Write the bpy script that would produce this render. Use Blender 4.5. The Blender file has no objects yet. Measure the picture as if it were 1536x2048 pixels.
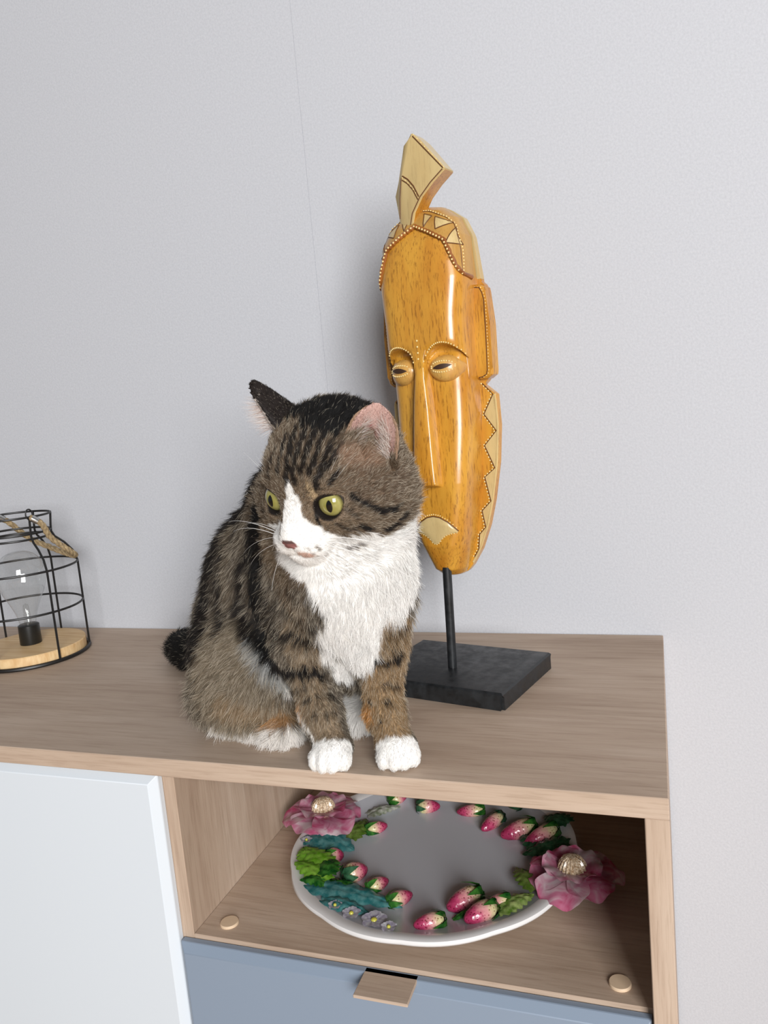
import bpy, bmesh, math, random
import numpy as np
from mathutils import Vector, Matrix

scene = bpy.context.scene
col = scene.collection
ZT = 0.80                                    # height of the sideboard's top surface above the floor

# ------------------------------------------------------------------ camera
cam_d = bpy.data.cameras.new('camera'); cam = bpy.data.objects.new('camera', cam_d); col.objects.link(cam)
cam_d.sensor_fit = 'VERTICAL'; cam_d.sensor_height = 36.0; cam_d.lens = 1564.71 / 2048 * 36.0
cam_d.clip_start = 0.02
CAM = Vector((0.0020, -0.5222, ZT + 0.2793))
yaw, pit, rol = 0.3424, 0.1374, -0.0894
fw = Vector((-math.sin(yaw) * math.cos(pit), math.cos(yaw) * math.cos(pit), -math.sin(pit)))
r0 = Vector((math.cos(yaw), math.sin(yaw), 0)); u0 = r0.cross(fw)
rt = math.cos(rol) * r0 + math.sin(rol) * u0; up = -math.sin(rol) * r0 + math.cos(rol) * u0
cam.matrix_world = Matrix(((rt.x, up.x, -fw.x, CAM.x), (rt.y, up.y, -fw.y, CAM.y), (rt.z, up.z, -fw.z, CAM.z), (0, 0, 0, 1)))
scene.camera = cam

# ------------------------------------------------------------------ light
world = bpy.data.worlds.new('world'); scene.world = world; world.use_nodes = True
bg = world.node_tree.nodes['Background']; bg.inputs[0].default_value = (0.93, 0.95, 1.0, 1); bg.inputs[1].default_value = 0.20
def window_light(name, loc, aim, sx, sy, power, colr):
    d = bpy.data.lights.new(name, 'AREA'); d.shape = 'RECTANGLE'; d.size = sx; d.size_y = sy; d.energy = power; d.color = colr
    o = bpy.data.objects.new(name, d); col.objects.link(o); o.location = loc
    o.rotation_euler = (Vector(aim) - Vector(loc)).to_track_quat('-Z', 'Y').to_euler()
    return o
window_light('window_daylight', (1.75, -3.20, 1.85), (-0.25, 0.2, 0.95), 1.5, 1.8, 212, (0.985, 0.99, 1.0))
scene.cycles.max_bounces = 8; scene.cycles.diffuse_bounces = 3; scene.cycles.glossy_bounces = 3
vs = scene.view_settings
vs.view_transform = 'Standard'; vs.look = 'None'; vs.exposure = 0.0; vs.gamma = 1.0; vs.use_curve_mapping = False

# ------------------------------------------------------------------ helpers
def srgb(r, g, b):
    f = lambda c: (c / 255 / 12.92) if c / 255 <= 0.04045 else ((c / 255 + 0.055) / 1.055) ** 2.4
    return (f(r), f(g), f(b), 1.0)
def new_mat(name):
    m = bpy.data.materials.new(name); m.use_nodes = True
    nt = m.node_tree; b = nt.nodes['Principled BSDF']
    return m, nt, b
def plain(name, c, rough=0.5, spec=0.5, metal=0.0, **kw):
    m, nt, b = new_mat(name)
    b.inputs['Base Color'].default_value = c; b.inputs['Roughness'].default_value = rough
    b.inputs['Specular IOR Level'].default_value = spec; b.inputs['Metallic'].default_value = metal
    for k, v in kw.items(): b.inputs[k.replace('_', ' ')].default_value = v
    return m
def ramp(nt, stops):
    n = nt.nodes.new('ShaderNodeValToRGB'); e = n.color_ramp.elements
    e[0].position, e[0].color = stops[0]; e[1].position, e[1].color = stops[-1]
    for p, c in stops[1:-1]:
        k = e.new(p); k.color = c
    return n
def coords(nt, scale=(1, 1, 1), rot=(0, 0, 0), kind='Object'):
    tc = nt.nodes.new('ShaderNodeTexCoord'); mp = nt.nodes.new('ShaderNodeMapping')
    mp.inputs['Scale'].default_value = scale; mp.inputs['Rotation'].default_value = rot
    nt.links.new(tc.outputs[kind], mp.inputs[0]); return mp.outputs[0]
def noise(nt, vec, scale, detail=3, rough=0.5, dist=0.0):
    n = nt.nodes.new('ShaderNodeTexNoise'); n.inputs['Scale'].default_value = scale; n.inputs['Detail'].default_value = detail
    n.inputs['Roughness'].default_value = rough; n.inputs['Distortion'].default_value = dist
    nt.links.new(vec, n.inputs['Vector']); return n.outputs['Fac']
def mixc(nt, fac, a, b, mode='MIX'):
    n = nt.nodes.new('ShaderNodeMix'); n.data_type = 'RGBA'; n.blend_type = mode
    for s, v in ((0, fac), (6, a), (7, b)):
        if hasattr(v, 'node'): nt.links.new(v, n.inputs[s])
        else: n.inputs[s].default_value = v
    return n.outputs[2]
def bump(nt, b, h, strength, dist=0.001):
    n = nt.nodes.new('ShaderNodeBump'); n.inputs['Strength'].default_value = strength; n.inputs['Distance'].default_value = dist
    nt.links.new(h, n.inputs['Height']); nt.links.new(n.outputs[0], b.inputs['Normal'])
def oak(name, axis, light=1.0):
    """pale brown oak decor with fine straight grain running along one axis"""
    m, nt, b = new_mat(name)
    s = {'x': (1.0, 22, 22), 'y': (22, 1.0, 22), 'z': (22, 22, 1.0)}[axis]
    s2 = tuple(v if v == 1.0 else 5.5 for v in s)
    v = coords(nt, s); v2 = coords(nt, s2)
    fine = noise(nt, v, 26, 4, 0.6, 0.3); mid = noise(nt, v, 7, 3, 0.55, 0.2); broad = noise(nt, v2, 3.2, 3, 0.5, 0.9)
    def L(c): return tuple(min(1, k * light) for k in c[:3]) + (1,)
    base = ramp(nt, [(0.25, L(srgb(164, 141, 121))), (0.5, L(srgb(184, 162, 142))), (0.78, L(srgb(198, 178, 159)))]); nt.links.new(broad, base.inputs[0])
    f = ramp(nt, [(0.33, (0.72, 0.68, 0.64, 1)), (0.5, (1, 1, 1, 1)), (0.7, (1.0, 1.0, 1.0, 1))]); nt.links.new(fine, f.inputs[0])
    g = ramp(nt, [(0.3, (0.84, 0.80, 0.78, 1)), (0.55, (1, 1, 1, 1))]); nt.links.new(mid, g.inputs[0])
    c = mixc(nt, 0.5, base.outputs[0], f.outputs[0], 'MULTIPLY'); c = mixc(nt, 0.75, c, g.outputs[0], 'MULTIPLY')
    nt.links.new(c, b.inputs['Base Color']); b.inputs['Roughness'].default_value = 0.55; b.inputs['Specular IOR Level'].default_value = 0.3
    bump(nt, b, fine, 0.12, 0.0006)
    return m
def put(o, parent=None):
    col.objects.link(o)
    if parent is not None: o.parent = parent
    return o
def obj(name, bm_or_me, mat, parent=None, smooth=True, angle=35):
    if isinstance(bm_or_me, bmesh.types.BMesh):
        me = bpy.data.meshes.new(name); bmesh.ops.recalc_face_normals(bm_or_me, faces=bm_or_me.faces[:]); bm_or_me.to_mesh(me); bm_or_me.free()
    else: me = bm_or_me
    if mat is not None and not me.materials: me.materials.append(mat)
    if smooth:
        me.shade_smooth(); me.set_sharp_from_angle(angle=math.radians(angle))
    return put(bpy.data.objects.new(name, me), parent)
def pydata(name, V, F):
    me = bpy.data.meshes.new(name); me.from_pydata([tuple(map(float, v)) for v in V], [], F); me.update(); return me
def thing(name, label, cat, loc=(0, 0, 0), rz=0.0, group=None):
    o = bpy.data.objects.new(name, None); col.objects.link(o); o.empty_display_size = 0.02
    o.location = loc; o.rotation_euler = (0, 0, rz); o['label'] = label; o['category'] = cat
    if group: o['group'] = group
    return o
def box_bm(lo, hi, bev=0.0, seg=1):
    bm = bmesh.new(); bmesh.ops.create_cube(bm, size=1.0)
    for v in bm.verts: v.co = Vector([lo[k] + (v.co[k] + 0.5) * (hi[k] - lo[k]) for k in range(3)])
    if bev: bmesh.ops.bevel(bm, geom=bm.edges[:], offset=bev, segments=seg, profile=0.5, affect='EDGES')
    return bm
def tube_bm(pts, rad, n=8, bm=None, closed=False, caps=True, flat=None):
    """sweep a circle along a polyline; rad may be a list"""
    bm = bm or bmesh.new(); P = [Vector(p) for p in pts]; N = len(P); rings = []
    rr = rad if isinstance(rad, (list, tuple)) else [rad] * N
    t_prev = None; nrm = None
    for i in range(N):
        if closed: t = (P[(i + 1) % N] - P[i - 1]).normalized()
        else: t = (P[min(i + 1, N - 1)] - P[max(i - 1, 0)]).normalized()
        if nrm is None:
            a = Vector((0, 0, 1)) if abs(t.z) < 0.9 else Vector((1, 0, 0)); nrm = (a - t * a.dot(t)).normalized()
        else: nrm = (nrm - t * nrm.dot(t)).normalized()
        b = t.cross(nrm)
        rings.append([bm.verts.new(P[i] + rr[i] * (math.cos(2 * math.pi * k / n) * nrm + math.sin(2 * math.pi * k / n) * b)) for k in range(n)])
    for i in range(N if closed else N - 1):
        A, B = rings[i], rings[(i + 1) % N]
        for k in range(n): bm.faces.new((A[k], A[(k + 1) % n], B[(k + 1) % n], B[k]))
    if caps and not closed:
        bm.faces.new(rings[0][::-1]); bm.faces.new(rings[-1])
    return bm
def lathe_bm(prof, n=48, bm=None, at=(0, 0, 0)):
    bm = bm or bmesh.new(); rings = []; at = Vector(at)
    for r_, z in prof:
        if r_ < 1e-6: rings.append([bm.verts.new(at + Vector((0, 0, z)))])
        else: rings.append([bm.verts.new(at + Vector((r_ * math.cos(2 * math.pi * k / n), r_ * math.sin(2 * math.pi * k / n), z))) for k in range(n)])
    for A, B in zip(rings, rings[1:]):
        for k in range(n):
            a = A[k % len(A)], A[(k + 1) % len(A)]; b = B[k % len(B)], B[(k + 1) % len(B)]
            f = []
            for v in (a[0], a[1], b[1], b[0]):
                if v not in f: f.append(v)
            if len(f) > 2: bm.faces.new(f)
    return bm
def blob_bm(bm, c, r, seg=8, rings=6, M=None):
    """small ellipsoid added to bm"""
    r = (r, r, r) if isinstance(r, (int, float)) else r
    mt = Matrix.Translation(c) @ (M.to_4x4() if M is not None else Matrix.Identity(4)) @ Matrix.Diagonal((r[0], r[1], r[2], 1))
    bmesh.ops.create_uvsphere(bm, u_segments=seg, v_segments=rings, radius=1.0, matrix=mt); return bm

# ------------------------------------------------------------------ room shell
def wall_mat():
    m, nt, b = new_mat('woodchip_wallpaper')
    v = coords(nt, (1, 1, 1))
    n1 = noise(nt, v, 800, 2, 0.5); n2 = noise(nt, v, 420, 2, 0.5)
    cr = ramp(nt, [(0.3, srgb(185, 186, 190)), (0.7, srgb(193, 194, 198))]); nt.links.new(n2, cr.inputs[0])
    nt.links.new(cr.outputs[0], b.inputs['Base Color']); b.inputs['Roughness'].default_value = 0.8; b.inputs['Specular IOR Level'].default_value = 0.15
    a = nt.nodes.new('ShaderNodeMath'); a.operation = 'ADD'; nt.links.new(n1, a.inputs[0]); nt.links.new(n2, a.inputs[1])
    bump(nt, b, a.outputs[0], 0.25, 0.0005)
    return m
M_wall = wall_mat()
YW = 0.362
wall = obj('wall_back', box_bm((-2.6, YW + 0.0004, 0), (2.4, YW + 0.12, 2.5)), M_wall); wall['kind'] = 'structure'
seam = -0.371
k = 0
for x0, x1 in ((-2.491, -1.961), (-1.961, -1.431), (-1.431, -0.901), (-0.901, seam), (seam, 0.159), (0.159, 0.689), (0.689, 1.219), (1.219, 1.749)):
    p = obj('wallpaper_strip', box_bm((x0 + 0.00022, YW - (0.0003 if k % 2 else 0.0), 0.0), (x1 - 0.00022, YW + 0.0004, 2.5)), M_wall, wall, smooth=False); k += 1
def floor_mat():
    m, nt, b = new_mat('floor_laminate')
    v = coords(nt, (1.2, 14, 1)); n1 = noise(nt, v, 6, 4, 0.6)
    cr = ramp(nt, [(0.3, srgb(150, 122, 96)), (0.7, srgb(180, 152, 124))]); nt.links.new(n1, cr.inputs[0]); nt.links.new(cr.outputs[0], b.inputs['Base Color'])
    b.inputs['Roughness'].default_value = 0.45
    return m
fl = obj('floor', box_bm((-2.6, -3.0, -0.05), (2.4, YW + 0.12, 0.0)), floor_mat()); fl['kind'] = 'structure'

# ------------------------------------------------------------------ sideboard
OX, OY, OZ = oak('oak_grain_x', 'x'), oak('oak_grain_y', 'y'), oak('oak_grain_z', 'z')
M_white = plain('white_lacquer', srgb(208, 214, 219), 0.42, 0.4)
M_grey = plain('blue_grey_lacquer', srgb(132, 145, 161), 0.4, 0.4)
M_cap = plain('beige_plastic', srgb(214, 188, 158), 0.5, 0.4)
XL, XR, T, E = -1.25, 0.0, 0.0161, 0.012
SH = -0.1703; XI = -0.4022
sb = thing('sideboard', 'oak-look sideboard with white door, open shelf compartment and blue-grey drawer', 'sideboard', (0, 0, ZT))
def part(name, lo, hi, mat, bev=0.0006, parent=sb): return obj(name, box_bm(lo, hi, bev), mat, parent, angle=30)
part('top_board', (XL, 0, -T), (XR, YW - 0.002, 0), OX)
part('side_panel', (XR - 0.0161, 0.0002, -ZT + 0.002), (XR, YW - 0.003, -T), OZ)
part('side_panel', (XL, 0.0002, -ZT + 0.002), (XL + 0.0161, YW - 0.003, -T), OZ)
part('divider_panel', (XI - 0.0161, E, -ZT + 0.06), (XI, YW - 0.008, -T), OZ)
part('shelf_board', (XI, E, SH - 0.0161), (XR - 0.0161, YW - 0.008, SH), OX)
part('back_panel', (XL + 0.0161, YW - 0.008, -ZT + 0.06), (XR - 0.0161, YW - 0.004, -T), OX)
part('bottom_board', (XL + 0.0161, E, -ZT + 0.06), (XR - 0.0161, YW - 0.008, -ZT + 0.0761), OX)
part('plinth', (XL + 0.0161, 0.03, -ZT + 0.002), (XR - 0.0161, 0.046, -ZT + 0.06), OX)
def front(name, x0, x1, z0, z1, mat, ch=0.0065, y0=-0.001, y1=None):
    """slab front with a wide bevel round its front face"""
    y1 = E - 0.0006 if y1 is None else y1
    V = [(x0, y1, z0), (x1, y1, z0), (x1, y1, z1), (x0, y1, z1),
         (x0, y0 + ch, z0), (x1, y0 + ch, z0), (x1, y0 + ch, z1), (x0, y0 + ch, z1),
         (x0 + ch, y0, z0 + ch), (x1 - ch, y0, z0 + ch), (x1 - ch, y0, z1 - ch), (x0 + ch, y0, z1 - ch)]
    F = [(0, 1, 2, 3)[::-1], (8, 9, 10, 11)]
    for a, b_ in ((0, 4), (4, 8)):
        for q in range(4): F.append((a + q, a + (q + 1) % 4, b_ + (q + 1) % 4, b_ + q))
    bm = bmesh.new(); vs_ = [bm.verts.new(v) for v in V]
    for f in F: bm.faces.new([vs_[i] for i in f])
    bmesh.ops.recalc_face_normals(bm, faces=bm.faces[:])
    bmesh.ops.bevel(bm, geom=bm.edges[:], offset=0.0005, segments=1, affect='EDGES')
    return obj(name, bm, mat, sb, angle=20)
DX = -0.4125                                   # joint between door and drawer column
front('door', -0.83, DX - 0.0006, -ZT + 0.062, -T - 0.0018, M_white)['label'] = 'white lacquered door with bevelled edges'
front('door', XL + 0.018, -0.8315, -ZT + 0.062, -T - 0.0018, M_white)
d1 = front('drawer', DX + 0.0006, XR - 0.0172, -0.385, SH - 0.0034, M_grey); d1['label'] = 'blue-grey drawer front with a wooden pull tab'
front('drawer', DX + 0.0006, XR - 0.0172, -0.60, -0.387, M_grey)
front('drawer', DX + 0.0006, XR - 0.0172, -ZT + 0.062, -0.602, M_grey)
tb = box_bm((-0.2384, -0.0205, SH - 0.0062), (-0.1936, 0.0105, SH - 0.0034), 0.0005)
obj('pull_tab', tb, OX, d1)['label'] = 'oak-look pull tab'
for cx in (-0.3774, -0.0402):
    bm = lathe_bm([(0, 0), (0.0084, 0), (0.0084, 0.0014), (0.0078, 0.0022), (0, 0.0024)], 32, at=(cx, 0.0315, SH))
    obj('cover_cap', bm, M_cap, sb)['label'] = 'round beige screw cover cap'
# ------------------------------------------------------------------ carved mask on a stand
def mask_wood(name, light, dark, fleck=1.0, rough=0.3):
    m, nt, b = new_mat(name)
    v = coords(nt, (1, 1, 0.11)); n1 = noise(nt, v, 620, 4, 0.65, 0.2); n2 = noise(nt, coords(nt, (1, 1, 0.25)), 45, 3, 0.5, 0.4)
    base = ramp(nt, [(0.3, dark), (0.62, light)]); nt.links.new(n2, base.inputs[0])
    f = ramp(nt, [(0.36, srgb(104, 54, 18)), (0.47, (1, 1, 1, 1))]); nt.links.new(n1, f.inputs[0])
    c = mixc(nt, 0.52 * fleck, base.outputs[0], f.outputs[0], 'MULTIPLY'); nt.links.new(c, b.inputs['Base Color'])
    b.inputs['Roughness'].default_value = rough; b.inputs['Coat Weight'].default_value = 0.45; b.inputs['Coat Roughness'].default_value = 0.16
    bump(nt, b, n1, 0.08, 0.0004)
    return m
MW = mask_wood('golden_lacquered_wood', srgb(206, 150, 54), srgb(184, 120, 36))
MB_ = mask_wood('beige_painted_wood', srgb(206, 182, 128), srgb(192, 164, 110), 0.25, 0.42)
MT = mask_wood('tan_painted_wood', srgb(190, 146, 74), srgb(172, 124, 54), 0.35, 0.42)
ME = mask_wood('eye_tan_wood', srgb(206, 160, 84), srgb(182, 122, 52), 0.5, 0.38)
MR = mask_wood('dark_carved_cord', srgb(160, 96, 34), srgb(120, 66, 22), 0.6, 0.4)
M_dot = plain('cream_paint', srgb(240, 214, 150), 0.5)
M_slit = plain('dark_carved_slit', srgb(58, 34, 16), 0.6)
M_line = plain('dark_carved_line', srgb(96, 58, 24), 0.6)
def black_mat():
    m, nt, b = new_mat('black_painted_wood')
    n1 = noise(nt, coords(nt), 90, 4, 0.6)
    c = ramp(nt, [(0.35, srgb(24, 25, 26)), (0.7, srgb(38, 40, 42))]); nt.links.new(n1, c.inputs[0]); nt.links.new(c.outputs[0], b.inputs['Base Color'])
    r_ = ramp(nt, [(0.35, (0.32,) * 3 + (1,)), (0.65, (0.55,) * 3 + (1,))]); nt.links.new(n1, r_.inputs[0]); nt.links.new(r_.outputs[0], b.inputs['Roughness'])
    bump(nt, b, n1, 0.1, 0.0006); return m
M_black = black_mat()
mk = thing('carved_mask', 'golden carved wooden mask with a crest, mounted on a black rod and base', 'mask', (-0.197, 0.196, ZT), math.atan2(-0.236, 0.972))
L3 = lambda u, off, v: Vector((u, -off, v))
from bisect import bisect_right
def ip(x, xs, ys):
    if x <= xs[0]: return ys[0]
    if x >= xs[-1]: return ys[-1]
    i = bisect_right(xs, x); t = (x - xs[i - 1]) / (xs[i] - xs[i - 1]); return ys[i - 1] + (ys[i] - ys[i - 1]) * t
bb = box_bm((-0.075, -0.048, 0.0), (0.075, 0.072, 0.0165))
for v in bb.verts:
    if v.co.z > 0.01: v.co.x *= 1.0; v.co.y = (v.co.y - 0.012) * 1.0 + 0.012
bmesh.ops.bevel(bb, geom=[e for e in bb.edges if all(v.co.z > 0.01 for v in e.verts)], offset=0.0045, segments=3, profile=0.6, affect='EDGES')
bmesh.ops.bevel(bb, geom=[e for e in bb.edges if abs(e.verts[0].co.z - e.verts[1].co.z) > 0.005], offset=0.003, segments=2, affect='EDGES')
obj('base_plate', bb, M_black, mk)['label'] = 'flat black base plate'
obj('rod', tube_bm([L3(0, 0, 0.0155), L3(0.001, 0, 0.05), L3(0.0025, 0, 0.118)], 0.0044, 14), M_black, mk)['label'] = 'black support rod'
# outline and relief
VO = [.105, .1065, .109, .115, .131, .155, .18, .215, .25, .2785, .2795, .2885, .291, .301, .343, .372, .3785, .3815, .386, .4226, .44, .452, .456]
WO = [.000, .008, .013, .0185, .0290, .0390, .0460, .0530, .0565, .0557, .0547, .0440, .0470, .0557, .0562, .0545, .0515, .0485, .0480, .0435, .0355, .0195, .001]
VF = [.105, .1065, .109, .115, .13, .15, .20, .25, .29, .35, .386, .4226, .44, .452, .456]
WF = [.001, .008, .0122, .0160, .0215, .0275, .0360, .0395, .0405, .0415, .0450, .0425, .0345, .0190, .001]
VD = [.105, .108, .115, .14, .20, .30, .36, .40, .42, .436, .448, .456]
DD = [.002, .016, .0265, .0355, .0405, .0425, .0415, .0380, .0340, .0275, .018, .002]
OB = -0.0240
HU = [0, .0147, .0300, .035, .040, .0450]; HV = [.4355, .4278, .4185, .4065, .3935, .3845]
def dome(u, v):
    p = ip(v, [.105, .13, .19, .38, .44], [2.4, 2.8, 4.5, 4.3, 2.8])
    return OB + ip(v, VD, DD) * max(0.0, 1 - min(1.0, abs(u) / ip(v, VF, WF)) ** p) ** (1 / p)
hairline = lambda u: ip(abs(u), HU, HV)
sst = lambda x, a, b: (lambda t: t * t * (3 - 2 * t))(min(1.0, max(0.0, (x - a) / (b - a))))
def brow(u):
    t = (abs(u) - 0.0232) / 0.0185
    return 0.307 + 0.021 * math.sqrt(max(0, 1 - t * t)) if abs(t) < 1 else 0.307
def relief(u, v):
    w = ip(v, VF, WF); s = min(1.0, abs(u) / w)
    h = dome(u, v)
    a = abs(u)
    # cheeks drop away below the brow arcs, strongest round the eyes
    h -= 0.0080 * sst(brow(u) - v, 0.0, 0.0022) * sst(0.0415 - a, 0, 0.003) * sst(v, 0.175, 0.29)
    h -= 0.0055 * math.exp(-((a - 0.0225) / 0.0135) ** 2 - ((v - 0.3215) / 0.0052) ** 2)
    if v > hairline(u): h += 0.0022 * sst(v - hairline(u), 0, 0.0015)
    # carved furrow where the dome meets the side panels
    h -= 0.0012 * math.exp(-((s - 0.93) / 0.03) ** 2) * sst(v, 0.28, 0.30) * (1 - sst(v, 0.37, 0.385))
    return h
NU, NV = 104, 400
VV = np.linspace(0.1051, 0.4559, NV); SS = np.sin(np.linspace(-1, 1, NU) * math.pi / 2 * 0.97) / math.sin(math.pi / 2 * 0.97)
GRID = [[(lambda u: L3(u, relief(u, float(v)), float(v)))(float(s_) * ip(float(v), VF, WF)) for s_ in SS] for v in VV]
def patch(name, inside, mat):
    vs_, idx, F = [], {}, []
    def vid(i, j):
        if (i, j) not in idx: idx[(i, j)] = len(vs_); vs_.append(GRID[i][j])
        return idx[(i, j)]
    for i in range(NV - 1):
        for j in range(NU - 1):
            c_ = (GRID[i][j] + GRID[i + 1][j + 1]) / 2
            if inside(c_.x, c_.z): F.append((vid(i, j), vid(i, j + 1), vid(i + 1, j + 1), vid(i + 1, j)))
    return obj(name, pydata(name, vs_, F), mat, mk, angle=60)
patch('face', lambda u, v: v <= hairline(u), MW)['label'] = 'long lacquered face'
patch('headdress_cap', lambda u, v: v > hairline(u), MT)['label'] = 'painted headdress cap'
def slab(name, poly, o0, o1, mat, parent=mk, bev=0.0, seg=1):
    """prism: outline (u, v) from depth o0 (back) to o1 (front)"""
    bm = bmesh.new(); A = [bm.verts.new(L3(u, o1, v)) for u, v in poly]; B = [bm.verts.new(L3(u, o0, v)) for u, v in poly]; n = len(poly)
    ft = bm.faces.new(A); bm.faces.new(B[::-1])
    for k in range(n): bm.faces.new((A[k], B[k], B[(k + 1) % n], A[(k + 1) % n]))
    if bev: bmesh.ops.bevel(bm, geom=list(ft.edges), offset=bev, segments=seg, profile=0.6, affect='EDGES')
    return obj(name, bm, mat, parent, angle=40)
vv = sorted(set(list(np.linspace(.107, .386, 60)) + VO[1:19]))
poly = [(ip(v, VO, WO), v) for v in vv] + [(-ip(v, VO, WO), v) for v in vv[::-1]]
slab('side_band', poly, -0.0310, OB + 0.0004, MW, bev=0.0012, seg=2)['label'] = 'carved side band with zigzag border'
vc = np.linspace(.384, .4557, 24)
slab('cap_back', [(ip(v, VO, WO) + 0.0002, v) for v in vc] + [(-ip(v, VO, WO) - 0.0002, v) for v in vc[::-1]], -0.0310, OB + 0.0006, MB_)
DV, DF = [], []
def dot(u, v, off, r=0.00085):
    n0 = len(DV); DV.append((u, -off - r * 0.6, v))
    for rr, hh in ((0.75, 0.42), (1.0, 0.0)):
        DV.extend((u + r * rr * math.cos(k * math.pi / 3), -off - r * hh, v + r * rr * math.sin(k * math.pi / 3)) for k in range(6))
    for k in range(6):
        k2 = (k + 1) % 6; DF.append((n0, n0 + 1 + k, n0 + 1 + k2)); DF.append((n0 + 1 + k, n0 + 7 + k, n0 + 7 + k2, n0 + 1 + k2))
def dotline(pts, step=0.0031, offf=None, r=0.00085):
    P = [Vector((a, b_)) for a, b_ in pts]; acc = 0.0
    for A, B in zip(P, P[1:]):
        Ln = (B - A).length; t = acc
        while t < Ln:
            q = A + (B - A) * (t / Ln); dot(q.x, q.y, (offf(q.x, q.y) if offf else relief(q.x, q.y)), r); t += step
        acc = t - Ln
lines = bmesh.new()
VI = [.2895, .261, .2315, .2015, .169, .146, .1235]; VT = [.279, .245, .210, .1785, .153, .131]
for sg in (-1, 1):
    inn = [(sg * (ip(v, VF, WF) + 0.0022), v) for v in VI]; out = [(sg * (ip(v, VO, WO) - 0.0026), v) for v in VT]
    for k in range(len(VT) - 1):
        a, b_, c_ = out[k], inn[k + 1], out[k + 1]
        mid = (sg * (ip((VT[k] + VT[k + 1]) / 2, VO, WO) - 0.0024), (VT[k] + VT[k + 1]) / 2)
        sh = lambda p: (p[0] + sg * 0.0006, p[1])
        pl = [sh(a), sh(b_), sh(c_), sh(mid)]
        slab('inlay_triangle', pl if sg < 0 else pl[::-1], OB - 0.001, OB + 0.0011, MB_, bev=0.0003)
    zig = [inn[0]] + [p for k in range(len(VT)) for p in (out[k], inn[k + 1])]
    tube_bm([L3(u, OB + 0.0005, v) for u, v in zig], 0.00055, 5, lines)
    dotline([(u - sg * 0.0012, v) for u, v in zig], 0.0033, lambda u, v: OB + 0.0006)
    # rim along the zigzag band
    rim = [L3(sg * (ip(v, VO, WO) - 0.0011), OB + 0.0003, v) for v in np.linspace(.279, .118, 30)]
    obj('rim', tube_bm(rim, 0.0011, 6), MB_, mk)
    # ear panel: long rounded board beside the forehead
    ev = np.linspace(.2935, .379, 26)
    eo = []
    for v in ev:
        ro = 0.0055; vb, vt = .2935, .379; d = min(v - vb, vt - v); cut = ro - math.sqrt(max(0, ro * ro - (ro - d) ** 2)) if d < ro else 0
        eo.append((sg * (ip(v, [.29, .301, .343, .38], [.0560, .0570, .0573, .0540]) - cut), v))
    ei = [(sg * 0.0400, v) for v in ev]
    pl = eo + ei[::-1]
    slab('ear_panel', pl if sg > 0 else pl[::-1], -0.0305, OB + 0.0065, MW, bev=0.0035, seg=4)
    gl = [(sg * 0.0430, .3765), (sg * 0.0490, .3755), (sg * 0.0513, .371)] + [(sg * (0.0515 + 0.0012 * math.sin((v - .3) / .07 * 2)), v) for v in np.linspace(.365, .301, 14)] + [(sg * 0.0505, .2975), (sg * 0.0465, .2955), (sg * 0.0425, .2950)]
    tube_bm([L3(u, OB + 0.0063, v) for u, v in gl], 0.0006, 5, lines)
    dotline([(u + sg * 0.0014, v) for u, v in gl], 0.003, lambda u, v: OB + 0.0062, 0.0007)
    # cap: triangles and border
    off = lambda u, v: relief(u, v)
    for tri in (((.0205, .4410), (.0375, .4335), (.0235, .4290)), ((.0400, .4290), (.0455, .4130), (.0345, .4150)), ((.0075, .4460), (.0165, .4425), (.0110, .4330))):
        P = [(sg * a * 0.93, b_) for a, b_ in tri]
        bm = bmesh.new(); n = 6; g = {}
        for i in range(n + 1):
            for j in range(n + 1 - i):
                a, b_ = i / n, j / n; u = P[0][0] * (1 - a - b_) + P[1][0] * a + P[2][0] * b_; v = P[0][1] * (1 - a - b_) + P[1][1] * a + P[2][1] * b_
                g[i, j] = bm.verts.new(L3(u, off(u, v) + 0.0005, v))
        for i in range(n):
            for j in range(n - i):
                bm.faces.new((g[i, j], g[i + 1, j], g[i, j + 1]))
                if j < n - i - 1: bm.faces.new((g[i + 1, j], g[i + 1, j + 1], g[i, j + 1]))
        ex_ = bmesh.ops.extrude_face_region(bm, geom=bm.faces[:]); 
        for q in [x for x in ex_['geom'] if isinstance(x, bmesh.types.BMVert)]: q.co += Vector((0, 0.0016, 0))
        obj('inlay_triangle', bm, MB_, mk)
        pp_ = P + [P[0]]
        tube_bm([L3(a + (b2 - a) * t, off(a + (b2 - a) * t, c2 + (d2 - c2) * t) + 0.0004, c2 + (d2 - c2) * t) for (a, c2), (b2, d2) in zip(pp_, pp_[1:]) for t in (0, .25, .5, .75, 1)], 0.0005, 5, lines)
    bd = [(.004, .4500), (.0125, .4485), (.0215, .4445), (.032, .4395), (.0395, .4325), (.0440, .4220), (.0465, .4100), (.0475, .3990), (.0480, .3890)]
    bd = [(sg * u * 0.91, v) for u, v in bd]
    dotline(bd, 0.0030, lambda u, v: relief(u, v) + 0.0004)
    tube_bm([L3(u * 0.985, relief(u * 0.985, v - 0.0007) + 0.0002, v - 0.0007) for u, v in bd], 0.0005, 5, lines)
# twisted cord along the hairline
hu = np.linspace(-0.0448, 0.0448, 70)
cord = [L3(u, relief(u, hairline(u) - 0.0004) + 0.0012, hairline(u)) for u in hu]
obj('cord_border', tube_bm(cord, [0.0021 + 0.0004 * math.sin(k * 2.2) for k in range(70)], 8), MR, mk)['label'] = 'carved cord along the hairline'
dotline([(u, hairline(u)) for u in hu], 0.0034, lambda u, v: relief(u, hairline(u) - 0.0004) + 0.0033, 0.0010)
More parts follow.
